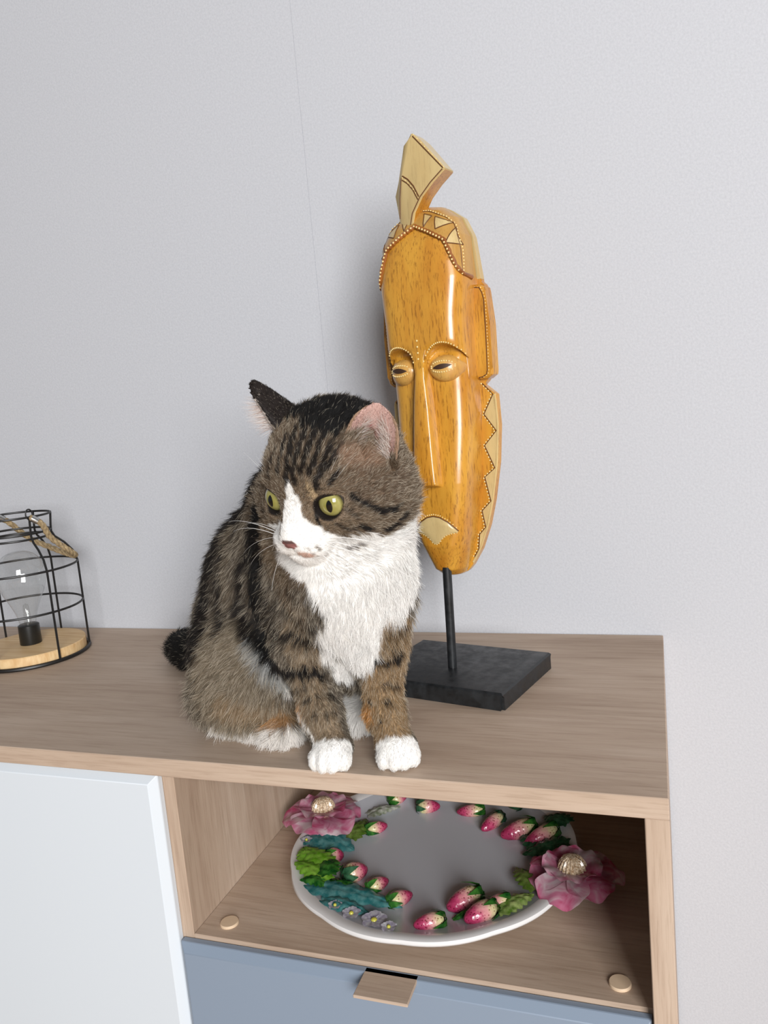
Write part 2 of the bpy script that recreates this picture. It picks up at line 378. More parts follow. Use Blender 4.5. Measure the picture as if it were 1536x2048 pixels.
# eyes: almond bulges with a slit, dots round both
for sg in (-1, 1):
    n1, n2 = 28, 14; bm = bmesh.new(); ctr = (sg * 0.0226, 0.3065); tilt = sg * -0.02
    g = {}
    for i in range(n1 + 1):
        for j in range(n2 + 1):
            a = -1 + 2 * i / n1; hb = (1 - abs(a) ** 2.3) ** 0.75; b_ = (-1 + 2 * j / n2)
            du = a * 0.0166; dv = b_ * hb * (0.0115 if b_ > 0 else 0.0132)
            h = 0.0085 * max(0, (1 - a * a)) ** 0.5 * max(0, 1 - b_ * b_) ** 0.5
            u = ctr[0] + du; v = ctr[1] + dv + tilt * du
            base = dome(u, v) - 0.0086
            g[i, j] = bm.verts.new(L3(u, base + h - 0.0004, v))
    for i in range(n1):
        for j in range(n2): bm.faces.new((g[i, j], g[i + 1, j], g[i + 1, j + 1], g[i, j + 1]))
    bmesh.ops.remove_doubles(bm, verts=bm.verts[:], dist=1e-5)
    eye = obj('eye', bm, ME, mk, angle=80)
    def eoff(u, v):
        a = (u - ctr[0]) / 0.0166; hb = max(1e-4, (1 - min(1, abs(a)) ** 2.3) ** 0.75); b_ = max(-1, min(1, (v - ctr[1] - tilt * (u - ctr[0])) / (hb * 0.0113)))
        return dome(u, v) - 0.0090 + 0.0085 * max(0, 1 - a * a) ** 0.5 * max(0, 1 - b_ * b_) ** 0.5
    sl = bmesh.new(); top = []; bot = []
    for t in np.linspace(-1, 1, 15):
        u = ctr[0] + t * 0.0090; hh = 0.0023 * (1 - t * t); top.append(sl.verts.new(L3(u, eoff(u, ctr[1] + 0.0012 + hh) + 0.0007, ctr[1] + 0.0012 + hh + sg * t * 0.0008))); bot.append(sl.verts.new(L3(u, eoff(u, ctr[1] + 0.0012 - hh) + 0.0007, ctr[1] + 0.0012 - hh + sg * t * 0.0008)))
    for k in range(14):
        f = []
        for q in (top[k], top[k + 1], bot[k + 1], bot[k]):
            f.append(q)
        sl.faces.new(f)
    obj('slit', sl, M_slit, eye)
    for t in np.linspace(-1, 1, 11):
        for s2 in (-1, 1):
            u = ctr[0] + t * 0.0108; v = ctr[1] + 0.0012 + s2 * (0.0008 + 0.0042 * math.sqrt(max(0, 1 - t * t))); dot(u, v, eoff(u, v) + 0.0004, 0.0008)
    # dots on the brow ridge and down the bridge of the nose
    ba = np.linspace(-0.0172, 0.0172, 19)
    for t in ba:
        u = ctr[0] + t; v = brow(u) + 0.0012; dot(u, v, relief(u, v + 0.001) + 0.0002, 0.0008)
for k in range(4): dot(0.0, 0.333 - k * 0.0055, relief(0, 0.333 - k * 0.0055) + 0.0002, 0.001)
# long nose, widening downwards
bm = bmesh.new(); rows = []
for v in list(np.linspace(.329, .2035, 34)) + [.2015, .2003, .2000]:
    hw = ip(v, [.2, .27, .305, .318, .33], [.0122, .0082, .0050, .0054, .0095]); hh = ip(v, [.2, .23, .28, .305, .322, .33], [.0110, .0088, .0038, .0010, -.0004, -.0020])
    if v < .2036: hh -= ip(v, [.2, .2003, .2015, .2035], [.0018, .0008, .0002, 0])
    row = []
    for a, k in ((-1.14, -0.06), (-1.06, 0.30), (-1.0, 0.72), (-.93, .86), (-.8, .92), (-.4, .985), (0, 1), (.4, .985), (.8, .92), (.93, .86), (1.0, .72), (1.06, .30), (1.14, -0.06)):
        u = a * hw; lo_z = relief(u, v) - 0.0012; row.append(bm.verts.new(L3(u, lo_z + (dome(0, v) + hh - lo_z) * k, v)))
    rows.append(row)
last = []
for k, a in enumerate((-1.14, -1.06, -1.0, -.93, -.8, -.4, 0, .4, .8, .93, 1.0, 1.06, 1.14)):
    u = a * .0122; last.append(bm.verts.new(L3(u, relief(u, .1975) - 0.001, .1975)))
rows.append(last)
for a_, b_ in zip(rows, rows[1:]):
    for k in range(12): bm.faces.new((a_[k], a_[k + 1], b_[k + 1], b_[k]))
obj('nose', bm, MW, mk, angle=50)['label'] = 'long straight nose'
for u in np.linspace(-0.0108, 0.0108, 9): dot(u, 0.2022, dome(0, 0.2030) + 0.0100 - 10 * u * u, 0.0008)
# mouth: pale pointed lip panel
mu = np.linspace(-0.0222, 0.0222, 40); bm = bmesh.new(); g = {}
mt_ = lambda u: ip(abs(u), [0, .007, .0142, .0192, .0222], [.1695, .1682, .1640, .1590, .1545]); mb_ = lambda u: ip(abs(u), [0, .0036, .0066, .011, .0155, .0222], [.1425, .1440, .1478, .1512, .1528, .1538])
for i, u in enumerate(mu):
    for j in range(9):
        v = mb_(u) + (mt_(u) - mb_(u)) * j / 8; g[i, j] = bm.verts.new(L3(u, relief(u, v) + 0.0003 + 0.0012 * min(1, (8 - j) / 2) * (0.4 + 0.6 * min(1, j / 2)), v))
for i in range(39):
    for j in range(8): bm.faces.new((g[i, j], g[i + 1, j], g[i + 1, j + 1], g[i, j + 1]))
obj('mouth', bm, MB_, mk, angle=60)['label'] = 'pale pointed mouth panel'
tube_bm([L3(u, relief(u, mt_(u)) + 0.0002, mt_(u) + 0.0003) for u in mu], 0.0007, 5, lines)
for u in mu[::2]: dot(u, mt_(u) + 0.0022, relief(u, mt_(u) + 0.0022), 0.0007); dot(u, mb_(u) - 0.0004, relief(u, mb_(u)) + 0.0006, 0.0006)
# crest
cf = [(.0034, .5158), (.0120, .5075), (.0350, .4783), (.0216, .4695), (.0099, .4596), (.0010, .4475), (-.0030, .4340), (-.0185, .4340), (-.0205, .4540), (-.0222, .4671), (-.0175, .4790), (-.0122, .4917), (-.0045, .5060)]
bm = bmesh.new(); fo = 0.004; n = len(cf)
A = [bm.verts.new(L3(u, fo - (0.006 if u < -0.0118 else 0.0), v)) for u, v in cf]
R1 = [bm.verts.new(L3(u * 0.93 + 0.0002, -0.017, (v - .45) * 0.97 + .452)) for u, v in cf]
ridge = [bm.verts.new(L3(u, fo, v)) for u, v in ((-.0045, .5060), (-.0092, .4814), (-.0125, .4526), (-.0115, .4340))]
order = A
right = [A[0], A[1], A[2], A[3], A[4], A[5], A[6], ridge[3], ridge[2], ridge[1]]
bm.faces.new(right); bm.faces.new([ridge[1], ridge[2], ridge[3], A[7], A[8], A[9], A[10], A[11], A[12], A[0]])
bm.faces.new(R1[::-1])
crest_side = []
for k in range(n): crest_side.append(bm.faces.new((A[k], R1[k], R1[(k + 1) % n], A[(k + 1) % n])))
bmesh.ops.delete(bm, geom=[v for v in bm.verts if not v.link_faces], context='VERTS')
me = bpy.data.meshes.new('crest'); bmesh.ops.recalc_face_normals(bm, faces=bm.faces[:])
for f in bm.faces:
    c_ = f.calc_center_median(); f.material_index = 0
for f in crest_side:
    c_ = f.calc_center_median()
    if f.is_valid and c_.x > -0.004 and c_.z < 0.4775 : f.material_index = 1
bmesh.ops.bevel(bm, geom=[e for e in bm.edges if e.calc_face_angle(0) > 0.5], offset=0.0008, segments=2, affect='EDGES')
bm.to_mesh(me); bm.free(); me.materials.append(MB_); me.materials.append(MW)
obj('crest', me, None, mk, angle=40)['label'] = 'pale leaf-shaped crest with golden side'
tube_bm([L3(u, fo + 0.0001, v) for u, v in ((.0045, .5125), (.0325, .4792))], 0.0005, 5, lines)
tube_bm([L3(u, fo + 0.0001, v) for u, v in ((.0318, .4785), (.0190, .4700), (.0072, .4598), (-.0018, .4475), (-.0052, .4360))], 0.0006, 5, lines)
tube_bm([L3(u, fo + 0.0001, v) for u, v in ((-.0092, .4814), (-.0040, .4775), (.0015, .4705), (.0062, .4603))], 0.0006, 5, lines)
tube_bm([L3(u, fo + 0.0001, v) for u, v in ((-.0105, .4800), (-.0135, .4620), (-.0150, .4450))], 0.0004, 5, lines)
tube_bm([L3(u, fo + 0.0001, v) for u, v in ((-.0098, .4780), (-.0046, .4740), (.0005, .4675), (.0050, .4580))], 0.0005, 5, lines)
for t in np.linspace(0, 1, 9): dot(.0055 + t * .0275, .5135 - t * .0335, fo, 0.0006)
for t in np.linspace(0, 1, 7): dot(-.0092 + t * .0150, .4800 - t * .0195 - 0.003 * t * (t - 1), fo, 0.0006)
lo_ = obj('carved_lines', lines, M_line, mk); lo_['kind'] = 'stuff'
do_ = obj('paint_dots', pydata('paint_dots', DV, DF), M_dot, mk); do_['kind'] = 'stuff'
# ------------------------------------------------------------------ wire lantern with a bulb
def wood_disc_mat():
    m, nt, b = new_mat('pine_disc')
    n1 = noise(nt, coords(nt, (2, 30, 8)), 8, 3, 0.5); c = ramp(nt, [(0.35, srgb(206, 166, 114)), (0.65, srgb(224, 192, 144))]); nt.links.new(n1, c.inputs[0]); nt.links.new(c.outputs[0], b.inputs['Base Color'])
    b.inputs['Roughness'].default_value = 0.5; return m
M_wire = plain('black_wire', srgb(22, 20, 19), 0.45)
def thin_glass():
    m, nt, b = new_mat('thin_clear_glass'); nt.nodes.remove(b); out = nt.nodes['Material Output']
    tr = nt.nodes.new('ShaderNodeBsdfTransparent'); tr.inputs[0].default_value = (0.96, 0.965, 0.96, 1); gl = nt.nodes.new('ShaderNodeBsdfGlossy'); gl.inputs['Roughness'].default_value = 0.02
    lf = nt.nodes.new('ShaderNodeLayerWeight'); pw = nt.nodes.new('ShaderNodeMath'); pw.operation = 'POWER'; pw.inputs[1].default_value = 4.0; nt.links.new(lf.outputs['Facing'], pw.inputs[0]); lw = nt.nodes.new('ShaderNodeMath'); lw.operation = 'MULTIPLY_ADD'; lw.inputs[1].default_value = 0.8; lw.inputs[2].default_value = 0.06; nt.links.new(pw.outputs[0], lw.inputs[0]); mx = nt.nodes.new('ShaderNodeMixShader')
    nt.links.new(lw.outputs[0], mx.inputs[0]); nt.links.new(tr.outputs[0], mx.inputs[1]); nt.links.new(gl.outputs[0], mx.inputs[2]); nt.links.new(mx.outputs[0], out.inputs[0]); return m
M_glass = thin_glass()
M_socket = plain('black_plastic', srgb(26, 26, 24), 0.35)
def rope_mat():
    m, nt, b = new_mat('jute_rope'); n1 = noise(nt, coords(nt), 260, 4, 0.6); c = ramp(nt, [(0.3, srgb(118, 98, 70)), (0.7, srgb(178, 156, 118))]); nt.links.new(n1, c.inputs[0]); nt.links.new(c.outputs[0], b.inputs['Base Color']); b.inputs['Roughness'].default_value = 0.9; bump(nt, b, n1, 0.5, 0.001); return m
M_rope = rope_mat()
M_steel = plain('steel_ferrule', srgb(190, 190, 188), 0.25, metal=1.0)
la = thing('wire_lantern', 'black wire cage lantern with clear bulb, wooden base and rope handle', 'lantern', (-0.766, 0.243, ZT))
RL = 0.0690; wr = 0.0014
obj('base_disc', lathe_bm([(0, 0.0005), (RL - 0.004, 0.0005), (RL - 0.003, 0.0015), (RL - 0.003, 0.0145), (RL - 0.004, 0.0155), (0, 0.0157)], 72), wood_disc_mat(), la)['label'] = 'pale wooden base disc'
ring = lambda r_, z, n=64: [(r_ * math.cos(2 * math.pi * k / n), r_ * math.sin(2 * math.pi * k / n), z) for k in range(n)]
for r_, z, w in ((RL, 0.0024, 0.0024), (RL, 0.0635, wr), (RL, 0.1145, wr), (0.0425, 0.153, wr), (0.0425, 0.1595, wr), (0.0450, 0.1805, wr)):
    obj('wire_ring', tube_bm(ring(r_, z), w, 7, closed=True), M_wire, la)
a0 = math.radians(-20)
for k in range(6):
    a = a0 + k * math.pi / 3; c_, s_ = math.cos(a), math.sin(a)
    pr = [(RL, 0.0016), (RL, 0.06), (RL, 0.1145), (RL - 0.004, 0.128), (RL - 0.013, 0.140), (0.0460, 0.149), (0.0428, 0.156), (0.0432, 0.164), (0.0450, 0.1805)]
    obj('wire_upright', tube_bm([(r_ * c_, r_ * s_, z) for r_, z in pr], wr, 7), M_wire, la)
eyelets = []
for a in (a0, a0 + math.pi):
    c_, s_ = math.cos(a), math.sin(a); ctr = Vector((0.0455 * c_, 0.0455 * s_, 0.184)); t = Vector((-s_, c_, 0))
    obj('eyelet', tube_bm([ctr + 0.0042 * (math.cos(q) * t + math.sin(q) * Vector((0, 0, 1.5))) for q in np.linspace(0, 2 * math.pi, 17)[:-1]], 0.0009, 6, closed=True), M_wire, la); eyelets.append(ctr)
# rope handle hanging from the two eyelets over the right shoulder of the cage
A, B = eyelets
P = [A + Vector((0.000, 0.001, -0.004)), A + Vector((0.008, 0.010, -0.014)), Vector((0.052, 0.004, 0.152)), Vector((0.060, 0.022, 0.132)), Vector((0.054, 0.040, 0.1215)), Vector((0.034, 0.050, 0.1215)), Vector((0.006, 0.052, 0.1300)), Vector((-0.020, 0.044, 0.1450)), B + Vector((0.008, 0.012, -0.014)), B + Vector((0.0, 0.001, -0.004))]
def smooth_curve(P, n=10):
    out = []
    Q = [P[0]] + list(P) + [P[-1]]
    for i in range(1, len(Q) - 2):
        for k in range(n):
            t = k / n; a, b_, c_, d_ = Q[i - 1], Q[i], Q[i + 1], Q[i + 2]
            out.append(0.5 * ((2 * b_) + (c_ - a) * t + (2 * a - 5 * b_ + 4 * c_ - d_) * t * t + (3 * b_ - a - 3 * c_ + d_) * t ** 3))
    out.append(P[-1]); return out
cur = smooth_curve(P, 12)
bm = bmesh.new()
N = len(cur); nr = None
for s in range(3):                                # three twisted strands
    pts = []
    for i, p in enumerate(cur):
        t = (cur[min(i + 1, N - 1)] - cur[max(i - 1, 0)]).normalized(); n1 = t.orthogonal().normalized() if i == 0 else (n_prev - t * n_prev.dot(t)).normalized(); n_prev = n1
        ph = i * 0.55 + s * 2 * math.pi / 3; pts.append(p + 0.0019 * (math.cos(ph) * n1 + math.sin(ph) * t.cross(n1)))
    tube_bm(pts, 0.0021, 7, bm)
obj('rope_handle', bm, M_rope, la)['label'] = 'beige rope handle'
for q in (0, -1):
    i0, i1 = (2, 9) if q == 0 else (N - 10, N - 3)
    obj('ferrule', tube_bm(cur[i0:i1], 0.0043, 12), M_steel, la)
obj('socket', lathe_bm([(0, 0.0155), (0.0128, 0.0155), (0.0132, 0.0165), (0.0128, 0.040), (0.0110, 0.0412), (0, 0.0412)], 32), M_socket, la)['label'] = 'black bulb socket'
prof = [(0.0095, 0.0405), (0.0105, 0.046), (0.0130, 0.056), (0.0185, 0.070), (0.0255, 0.085), (0.0292, 0.098), (0.0295, 0.109), (0.0262, 0.121), (0.0195, 0.1295), (0.0105, 0.1345), (0.0, 0.136)]
inner = [(max(0, r_ - 0.0007), z - (0.0007 if r_ < 0.02 and z > 0.12 else 0)) for r_, z in prof[::-1]]
def refine(pr):
    V3 = [Vector((a, b_, 0)) for a, b_ in pr]; return [(max(0, p.x), p.y) for p in smooth_curve(V3, 5)]
bulb = obj('bulb', lathe_bm(refine(prof), 40), M_glass, la, angle=60); bulb['label'] = 'clear glass bulb'
obj('bulb_stem', lathe_bm([(0.0045, 0.041), (0.0042, 0.055), (0.0030, 0.066), (0.0, 0.068)], 16), M_glass, bulb, angle=60)
# ------------------------------------------------------------------ ceramic platter with strawberries, leaves and blossoms in relief
M_cer = plain('white_glazed_ceramic', srgb(222, 220, 218), 0.2, 0.5)
def glaze(name, c1, c2, scale=160):
    m, nt, b = new_mat(name); n1 = noise(nt, coords(nt), scale, 3, 0.5); c = ramp(nt, [(0.36, c1), (0.64, c2)]); nt.links.new(n1, c.inputs[0]); nt.links.new(c.outputs[0], b.inputs['Base Color'])
    b.inputs['Roughness'].default_value = 0.16; return m
LEAFM = {'teal': glaze('teal_glaze', srgb(58, 140, 142), srgb(120, 182, 180)), 'lime': glaze('lime_glaze', srgb(112, 176, 40), srgb(160, 206, 84)), 'green': glaze('green_glaze', srgb(22, 92, 34), srgb(84, 150, 62)),
         'olive': glaze('olive_glaze', srgb(92, 128, 42), srgb(140, 164, 84)), 'lime2': glaze('pale_green_glaze', srgb(104, 140, 52), srgb(190, 206, 130)), 'dark': glaze('dark_green_glaze', srgb(34, 88, 56), srgb(78, 128, 92)), 'pale': glaze('white_green_glaze', srgb(150, 160, 130), srgb(224, 224, 214))}
def berry_mat():
    m, nt, b = new_mat('strawberry_glaze')
    tc = nt.nodes.new('ShaderNodeTexCoord'); sp = nt.nodes.new('ShaderNodeSeparateXYZ'); nt.links.new(tc.outputs['Generated'], sp.inputs[0])
    n1 = noise(nt, tc.outputs['Object'], 220, 2, 0.5); ad = nt.nodes.new('ShaderNodeMath'); ad.operation = 'MULTIPLY_ADD'; ad.inputs[1].default_value = 0.35; nt.links.new(n1, ad.inputs[0]); nt.links.new(sp.outputs['Z'], ad.inputs[2])
    c = ramp(nt, [(0.36, srgb(196, 188, 140)), (0.62, srgb(198, 140, 138)), (0.86, srgb(172, 66, 98)), (1.05, srgb(146, 40, 76))]); nt.links.new(ad.outputs[0], c.inputs[0])
    vo = nt.nodes.new('ShaderNodeTexVoronoi'); vo.inputs['Scale'].default_value = 400; nt.links.new(tc.outputs['Object'], vo.inputs['Vector'])
    sd = ramp(nt, [(0.20, (0.30, 0.10, 0.12, 1)), (0.34, (1, 1, 1, 1))]); nt.links.new(vo.outputs['Distance'], sd.inputs[0])
    cc = mixc(nt, 0.8, c.outputs[0], sd.outputs[0], 'MULTIPLY'); nt.links.new(cc, b.inputs['Base Color']); b.inputs['Roughness'].default_value = 0.2
    bump(nt, b, vo.outputs['Distance'], 0.5, 0.0006); return m
M_berry = berry_mat()
def petal_mat():
    m, nt, b = new_mat('pink_petal_glaze'); n1 = noise(nt, coords(nt), 55, 3, 0.55, 0.6)
    c = ramp(nt, [(0.34, srgb(206, 84, 128)), (0.5, srgb(222, 150, 176)), (0.66, srgb(236, 214, 218))]); nt.links.new(n1, c.inputs[0]); nt.links.new(c.outputs[0], b.inputs['Base Color']); b.inputs['Roughness'].default_value = 0.18; return m
M_petal = petal_mat()
M_stamen = glaze('stamen_glaze', srgb(150, 118, 84), srgb(226, 208, 182), 700)
M_lilac = glaze('lilac_glaze', srgb(196, 188, 208), srgb(240, 238, 242), 240)
M_yel = plain('olive_yellow_glaze', srgb(186, 180, 74), 0.2)
PX, PY = -0.219, 0.152
pt = thing('serving_platter', 'round white ceramic platter with raised strawberries, leaves and pink flowers', 'platter', (PX, PY, ZT + SH + 0.0006))
prof = [(0.0, 0.003), (0.070, 0.003), (0.0715, 0.0), (0.078, 0.0), (0.081, 0.0035), (0.108, 0.0085), (0.128, 0.0135), (0.1375, 0.0165), (0.1390, 0.0190), (0.1382, 0.0214), (0.1345, 0.0222), (0.126, 0.0195), (0.112, 0.0150), (0.100, 0.0122), (0.090, 0.0112), (0.045, 0.0108), (0.0, 0.0106)]
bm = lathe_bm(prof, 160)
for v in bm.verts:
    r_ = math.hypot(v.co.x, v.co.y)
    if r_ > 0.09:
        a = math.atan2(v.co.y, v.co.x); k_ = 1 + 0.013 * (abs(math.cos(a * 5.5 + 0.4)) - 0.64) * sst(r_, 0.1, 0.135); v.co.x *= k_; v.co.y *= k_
dish = obj('dish', bm, M_cer, pt, angle=50); dish['label'] = 'scalloped white dish, its well tinted grey as shade'
dish.data.materials.append(plain('shaded_well_glaze', srgb(178, 179, 184), 0.22, 0.5))  # greyer copy of the white glaze: shade of the well put into its colour
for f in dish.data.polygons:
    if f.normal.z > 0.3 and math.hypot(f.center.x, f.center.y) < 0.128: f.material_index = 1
def frame(a, b_):
    """matrix with +z from a to b_, +x level"""
    z = (b_ - a).normalized(); x = z.cross(Vector((0, 0, 1))).normalized(); y = z.cross(x); return Matrix((x, y, z)).transposed().to_4x4()
def plate_z(x, y):
    r_ = math.hypot(x, y); return ip(r_, [0, .09, .1, .112, .126, .1345, .139], [.0107, .0112, .0122, .015, .0195, .0222, .0190])
STRAW = [((-0.0689, -0.0583), (-0.0534, -0.0408), 0.0105), ((-0.0976, -0.0324), (-0.0846, -0.023), 0.0085), ((-0.041, -0.0691), (-0.0285, -0.052), 0.0072), ((-0.0155, -0.0852), (-0.0006, -0.0677), 0.0078), ((-0.0758, 0.0219), (-0.0597, 0.0373), 0.0075), ((-0.0368, 0.0743), (-0.0147, 0.0832), 0.0085), ((0.0362, -0.1004), (0.0147, -0.1152), 0.008), ((0.0589, -0.0609), (0.0348, -0.0832), 0.011), ((0.0756, -0.0783), (0.0546, -0.1004), 0.01), ((0.0863, -0.0666), (0.0662, -0.0748), 0.0085), ((0.0324, 0.0808), (0.0051, 0.075), 0.0075), ((0.0539, 0.0712), (0.0383, 0.045), 0.008), ((0.0901, 0.0552), (0.0594, 0.0357), 0.0105), ((0.1129, 0.0463), (0.0847, 0.026), 0.0095), ((-0.070, 0.0800), (-0.056, 0.096), 0.008), ((0.070, 0.0900), (0.050, 0.1050), 0.009)]
rng = random.Random(4)
for (ax, ay), (bx, by), w in STRAW:
    w *= 0.9
    za = max(plate_z(ax, ay), 0.012) + w * 0.62; zb = max(plate_z(bx, by), 0.0115) + w * 0.42
    a, b_ = Vector((ax, ay, za)), Vector((bx, by, zb)); ln = (b_ - a).length
    prf = [(0, -0.001), (w * 0.55, 0.0), (w * 0.92, ln * 0.16), (w, ln * 0.34), (w * 0.9, ln * 0.58), (w * 0.62, ln * 0.82), (w * 0.3, ln * 0.96), (0, ln)]
    sbm = lathe_bm(prf, 18)
    o = obj('strawberry', sbm, M_berry, pt, angle=70); o.matrix_local = Matrix.Translation(a) @ frame(a, b_)
    cb = bmesh.new()                              # calyx: six pointed leaflets over the shoulder of the berry
    for k in range(6):
        th = k * math.pi / 3 + rng.uniform(-.2, .2); c_, s_ = math.cos(th), math.sin(th); rows = []
        for t, rr, zz in ((0.0, 0.15, -0.0022), (0.35, 0.72, -0.0016), (0.7, 1.10, ln * 0.12), (1.0, 1.22 + rng.uniform(-.05, .25), ln * (0.30 + rng.uniform(0, .2)))):
            hw_ = w * 0.42 * math.sin(math.pi * (0.18 + 0.82 * t)) + 0.0001; cx_, cy_ = w * rr * c_, w * rr * s_
            rows.append([cb.verts.new((cx_ - s_ * q * hw_, cy_ + c_ * q * hw_, zz - abs(q) * 0.0006)) for q in (-1, 0, 1)])
        for r1, r2 in zip(rows, rows[1:]):
            for q in range(2): cb.faces.new((r1[q], r1[q + 1], r2[q + 1], r2[q]))
    bmesh.ops.solidify(cb, geom=cb.faces[:], thickness=0.0006)
    obj('calyx', cb, LEAFM['green'] if rng.random() < .7 else LEAFM['dark'], o, angle=60)
def leaf(ax, ay, bx, by, zoff, w, key):
    a = Vector((ax, ay, max(plate_z(ax, ay), 0.0115) + zoff)); b_ = Vector((bx, by, max(plate_z(bx, by), 0.0115) + zoff * 0.5 + 0.0012)); d = b_ - a; ln = d.length; t_ = d.normalized(); s_ = t_.cross(Vector((0, 0, 1))).normalized(); n_ = s_.cross(t_)
    bm = bmesh.new(); NT, NS = 26, 13; g = {}
    for i in range(NT):
        t = i / (NT - 1); wid = w * (math.sin(math.pi * min(1, 0.06 + 0.94 * t) ** 0.75)) ** 0.7 * (1 + 0.20 * (1 if i % 4 == 0 else 0.3 if i % 4 in (1, 3) else -0.8)) + 0.0003
        for j in range(NS):
            q = -1 + 2 * j / (NS - 1); vein = 0.0009 * abs(math.sin((t * 5.0 - abs(q) * 1.1) * math.pi)) + 0.0010 * min(1, abs(q) * 5)
            hgt = 0.0042 * math.sin(math.pi * t) * (1 - 0.55 * q * q) + vein * (1 - 0.5 * abs(q)) - 0.0008
            g[i, j] = bm.verts.new(a + t_ * (t * ln + 0.0 * q) + s_ * (q * wid) + n_ * hgt - t_ * (abs(q) * w * 0.25 * (1 - t)))
    for i in range(NT - 1):
        for j in range(NS - 1): bm.faces.new((g[i, j], g[i, j + 1], g[i + 1, j + 1], g[i + 1, j]))
    bmesh.ops.solidify(bm, geom=bm.faces[:], thickness=0.0014)
    return obj('leaf', bm, LEAFM[key], pt, angle=75)
LEAVES = [(-0.1280, -0.0060, -0.0780, -0.0120, 0.002, 0.0190, 'teal'), (-0.0824, -0.0600, -0.1210, -0.0331, 0.009, 0.0120, 'lime'), (-0.0801, -0.0722, -0.1190, -0.0608, 0.006, 0.0110, 'lime'), (-0.0795, -0.0708, -0.0960, -0.0377, 0.011, 0.0105, 'green'), (-0.0794, -0.0744, -0.1031, -0.0837, 0.004, 0.0080, 'green'), (-0.0826, -0.0758, -0.0456, -0.070, 0.003, 0.0080, 'green'),
          (-0.0981, -0.0819, -0.0046, -0.0857, 0.000, 0.0125, 'teal'), (-0.0757, -0.0990, -0.0278, -0.1035, 0.000, 0.0090, 'teal'), (-0.088, 0.0038, -0.0851, 0.0432, 0.004, 0.0110, 'olive'), (0.0799, -0.0829, 0.1059, -0.0555, 0.003, 0.0095, 'lime2'), (0.1072, -0.0507, 0.0824, -0.0123, 0.004, 0.0095, 'olive'), (0.128, 0.0197, 0.0854, 0.0098, 0.004, 0.0130, 'dark'), (0.124, 0.0535, 0.098, 0.0698, 0.004, 0.0115, 'dark'),
          (-0.0868, 0.0523, -0.0578, 0.0758, 0.002, 0.0085, 'pale'), (-0.0722, -0.0722, -0.0275, -0.0752, 0.000, 0.0065, 'teal'), (0.1046, 0.010, 0.0751, 0.0502, 0.002, 0.0080, 'dark'), (0.0428, -0.0924, 0.0629, -0.0766, 0.000, 0.0030, 'green'), (-0.1120, -0.0560, -0.1240, -0.0300, 0.003, 0.0060, 'lime'), (-0.066, 0.098, -0.030, 0.116, 0.001, 0.010, 'dark'), (0.060, 0.106, 0.020, 0.118, 0.001, 0.010, 'olive')]
for L_ in LEAVES: leaf(*L_)
def petal_bm(cn, az, ln, w, lift, curl, ruff, ph, thick=0.0016, n1=16, n2=13):
    bm = bmesh.new(); g = {}; d = Vector((math.cos(az), math.sin(az), 0)); s_ = Vector((-d.y, d.x, 0))
    for i in range(n1):
        t = i / (n1 - 1)
        for j in range(n2):
            q = -1 + 2 * j / (n2 - 1); wid = w * (0.25 + 0.75 * math.sin(math.pi * 0.5 * min(1, t * 1.25))) * (1 - 0.28 * max(0, t - 0.7) / 0.3)
            rr = ln * t * (1 - 0.16 * q * q * t)
            z = lift * t + curl * t * t * t + 0.35 * w * (q * q) * 0.5 * (1 - t * 0.5) + ruff * math.sin(q * 5 + ph) * t * t
            g[i, j] = bm.verts.new(cn + d * rr + s_ * (q * wid) + Vector((0, 0, z)))
    for i in range(n1 - 1):
        for j in range(n2 - 1): bm.faces.new((g[i, j], g[i + 1, j], g[i + 1, j + 1], g[i, j + 1]))
    bmesh.ops.solidify(bm, geom=bm.faces[:], thickness=thick); return bm
def poppy(cx, cy, cz, R_, label, az0, lim):
    fl_ = bpy.data.objects.new('poppy_flower', None); col.objects.link(fl_); fl_.parent = pt; fl_['label'] = label
    cn = Vector((cx, cy, cz))
    for k in range(6):
        az = az0 + k * math.pi / 3; ln = min(R_ * (1.05 if k % 2 else 0.92), lim(az))
        obj('petal', petal_bm(cn + Vector((0, 0, 0.0012 * (k % 2))), az, ln, R_ * 0.58, 0.006 + 0.003 * (k % 2), -0.013 if k % 2 else -0.007, 0.0022, k * 1.7), M_petal, fl_, angle=80)
    for k in range(5):
        az = az0 + 0.5 + k * 2 * math.pi / 5
        obj('petal', petal_bm(cn + Vector((0, 0, 0.003)), az, R_ * 0.62, R_ * 0.42, 0.012, -0.004, 0.002, k * 2.1), M_petal, fl_, angle=80)
    sb_ = lathe_bm([(0.0, 0.0170), (0.004, 0.0166), (0.0080, 0.0145), (0.0108, 0.010), (0.0125, 0.004), (0.0122, 0.0), (0, 0)], 40, at=cn + Vector((0, 0, 0.002)))
    for v in sb_.verts:
        dx, dy = v.co.x - cx, v.co.y - cy; a = math.atan2(dy, dx); v.co.x += dx * 0.10 * (1 if int(a * 20 / math.pi) % 2 else -1); v.co.y += dy * 0.10 * (1 if int(a * 20 / math.pi) % 2 else -1)
    obj('stamen', sb_, M_stamen, fl_, angle=30)['label'] = 'cream ribbed stamen dome'
    return fl_
poppy(-0.128, 0.030, 0.0235, 0.043, 'large pink poppy forming one handle of the platter', 0.3, lambda az: 0.050 if math.cos(az) < -0.55 else 0.06)
poppy(0.136, -0.026, 0.0225, 0.043, 'large pink poppy in the shaded end of the compartment', -0.75, lambda az: 0.055)
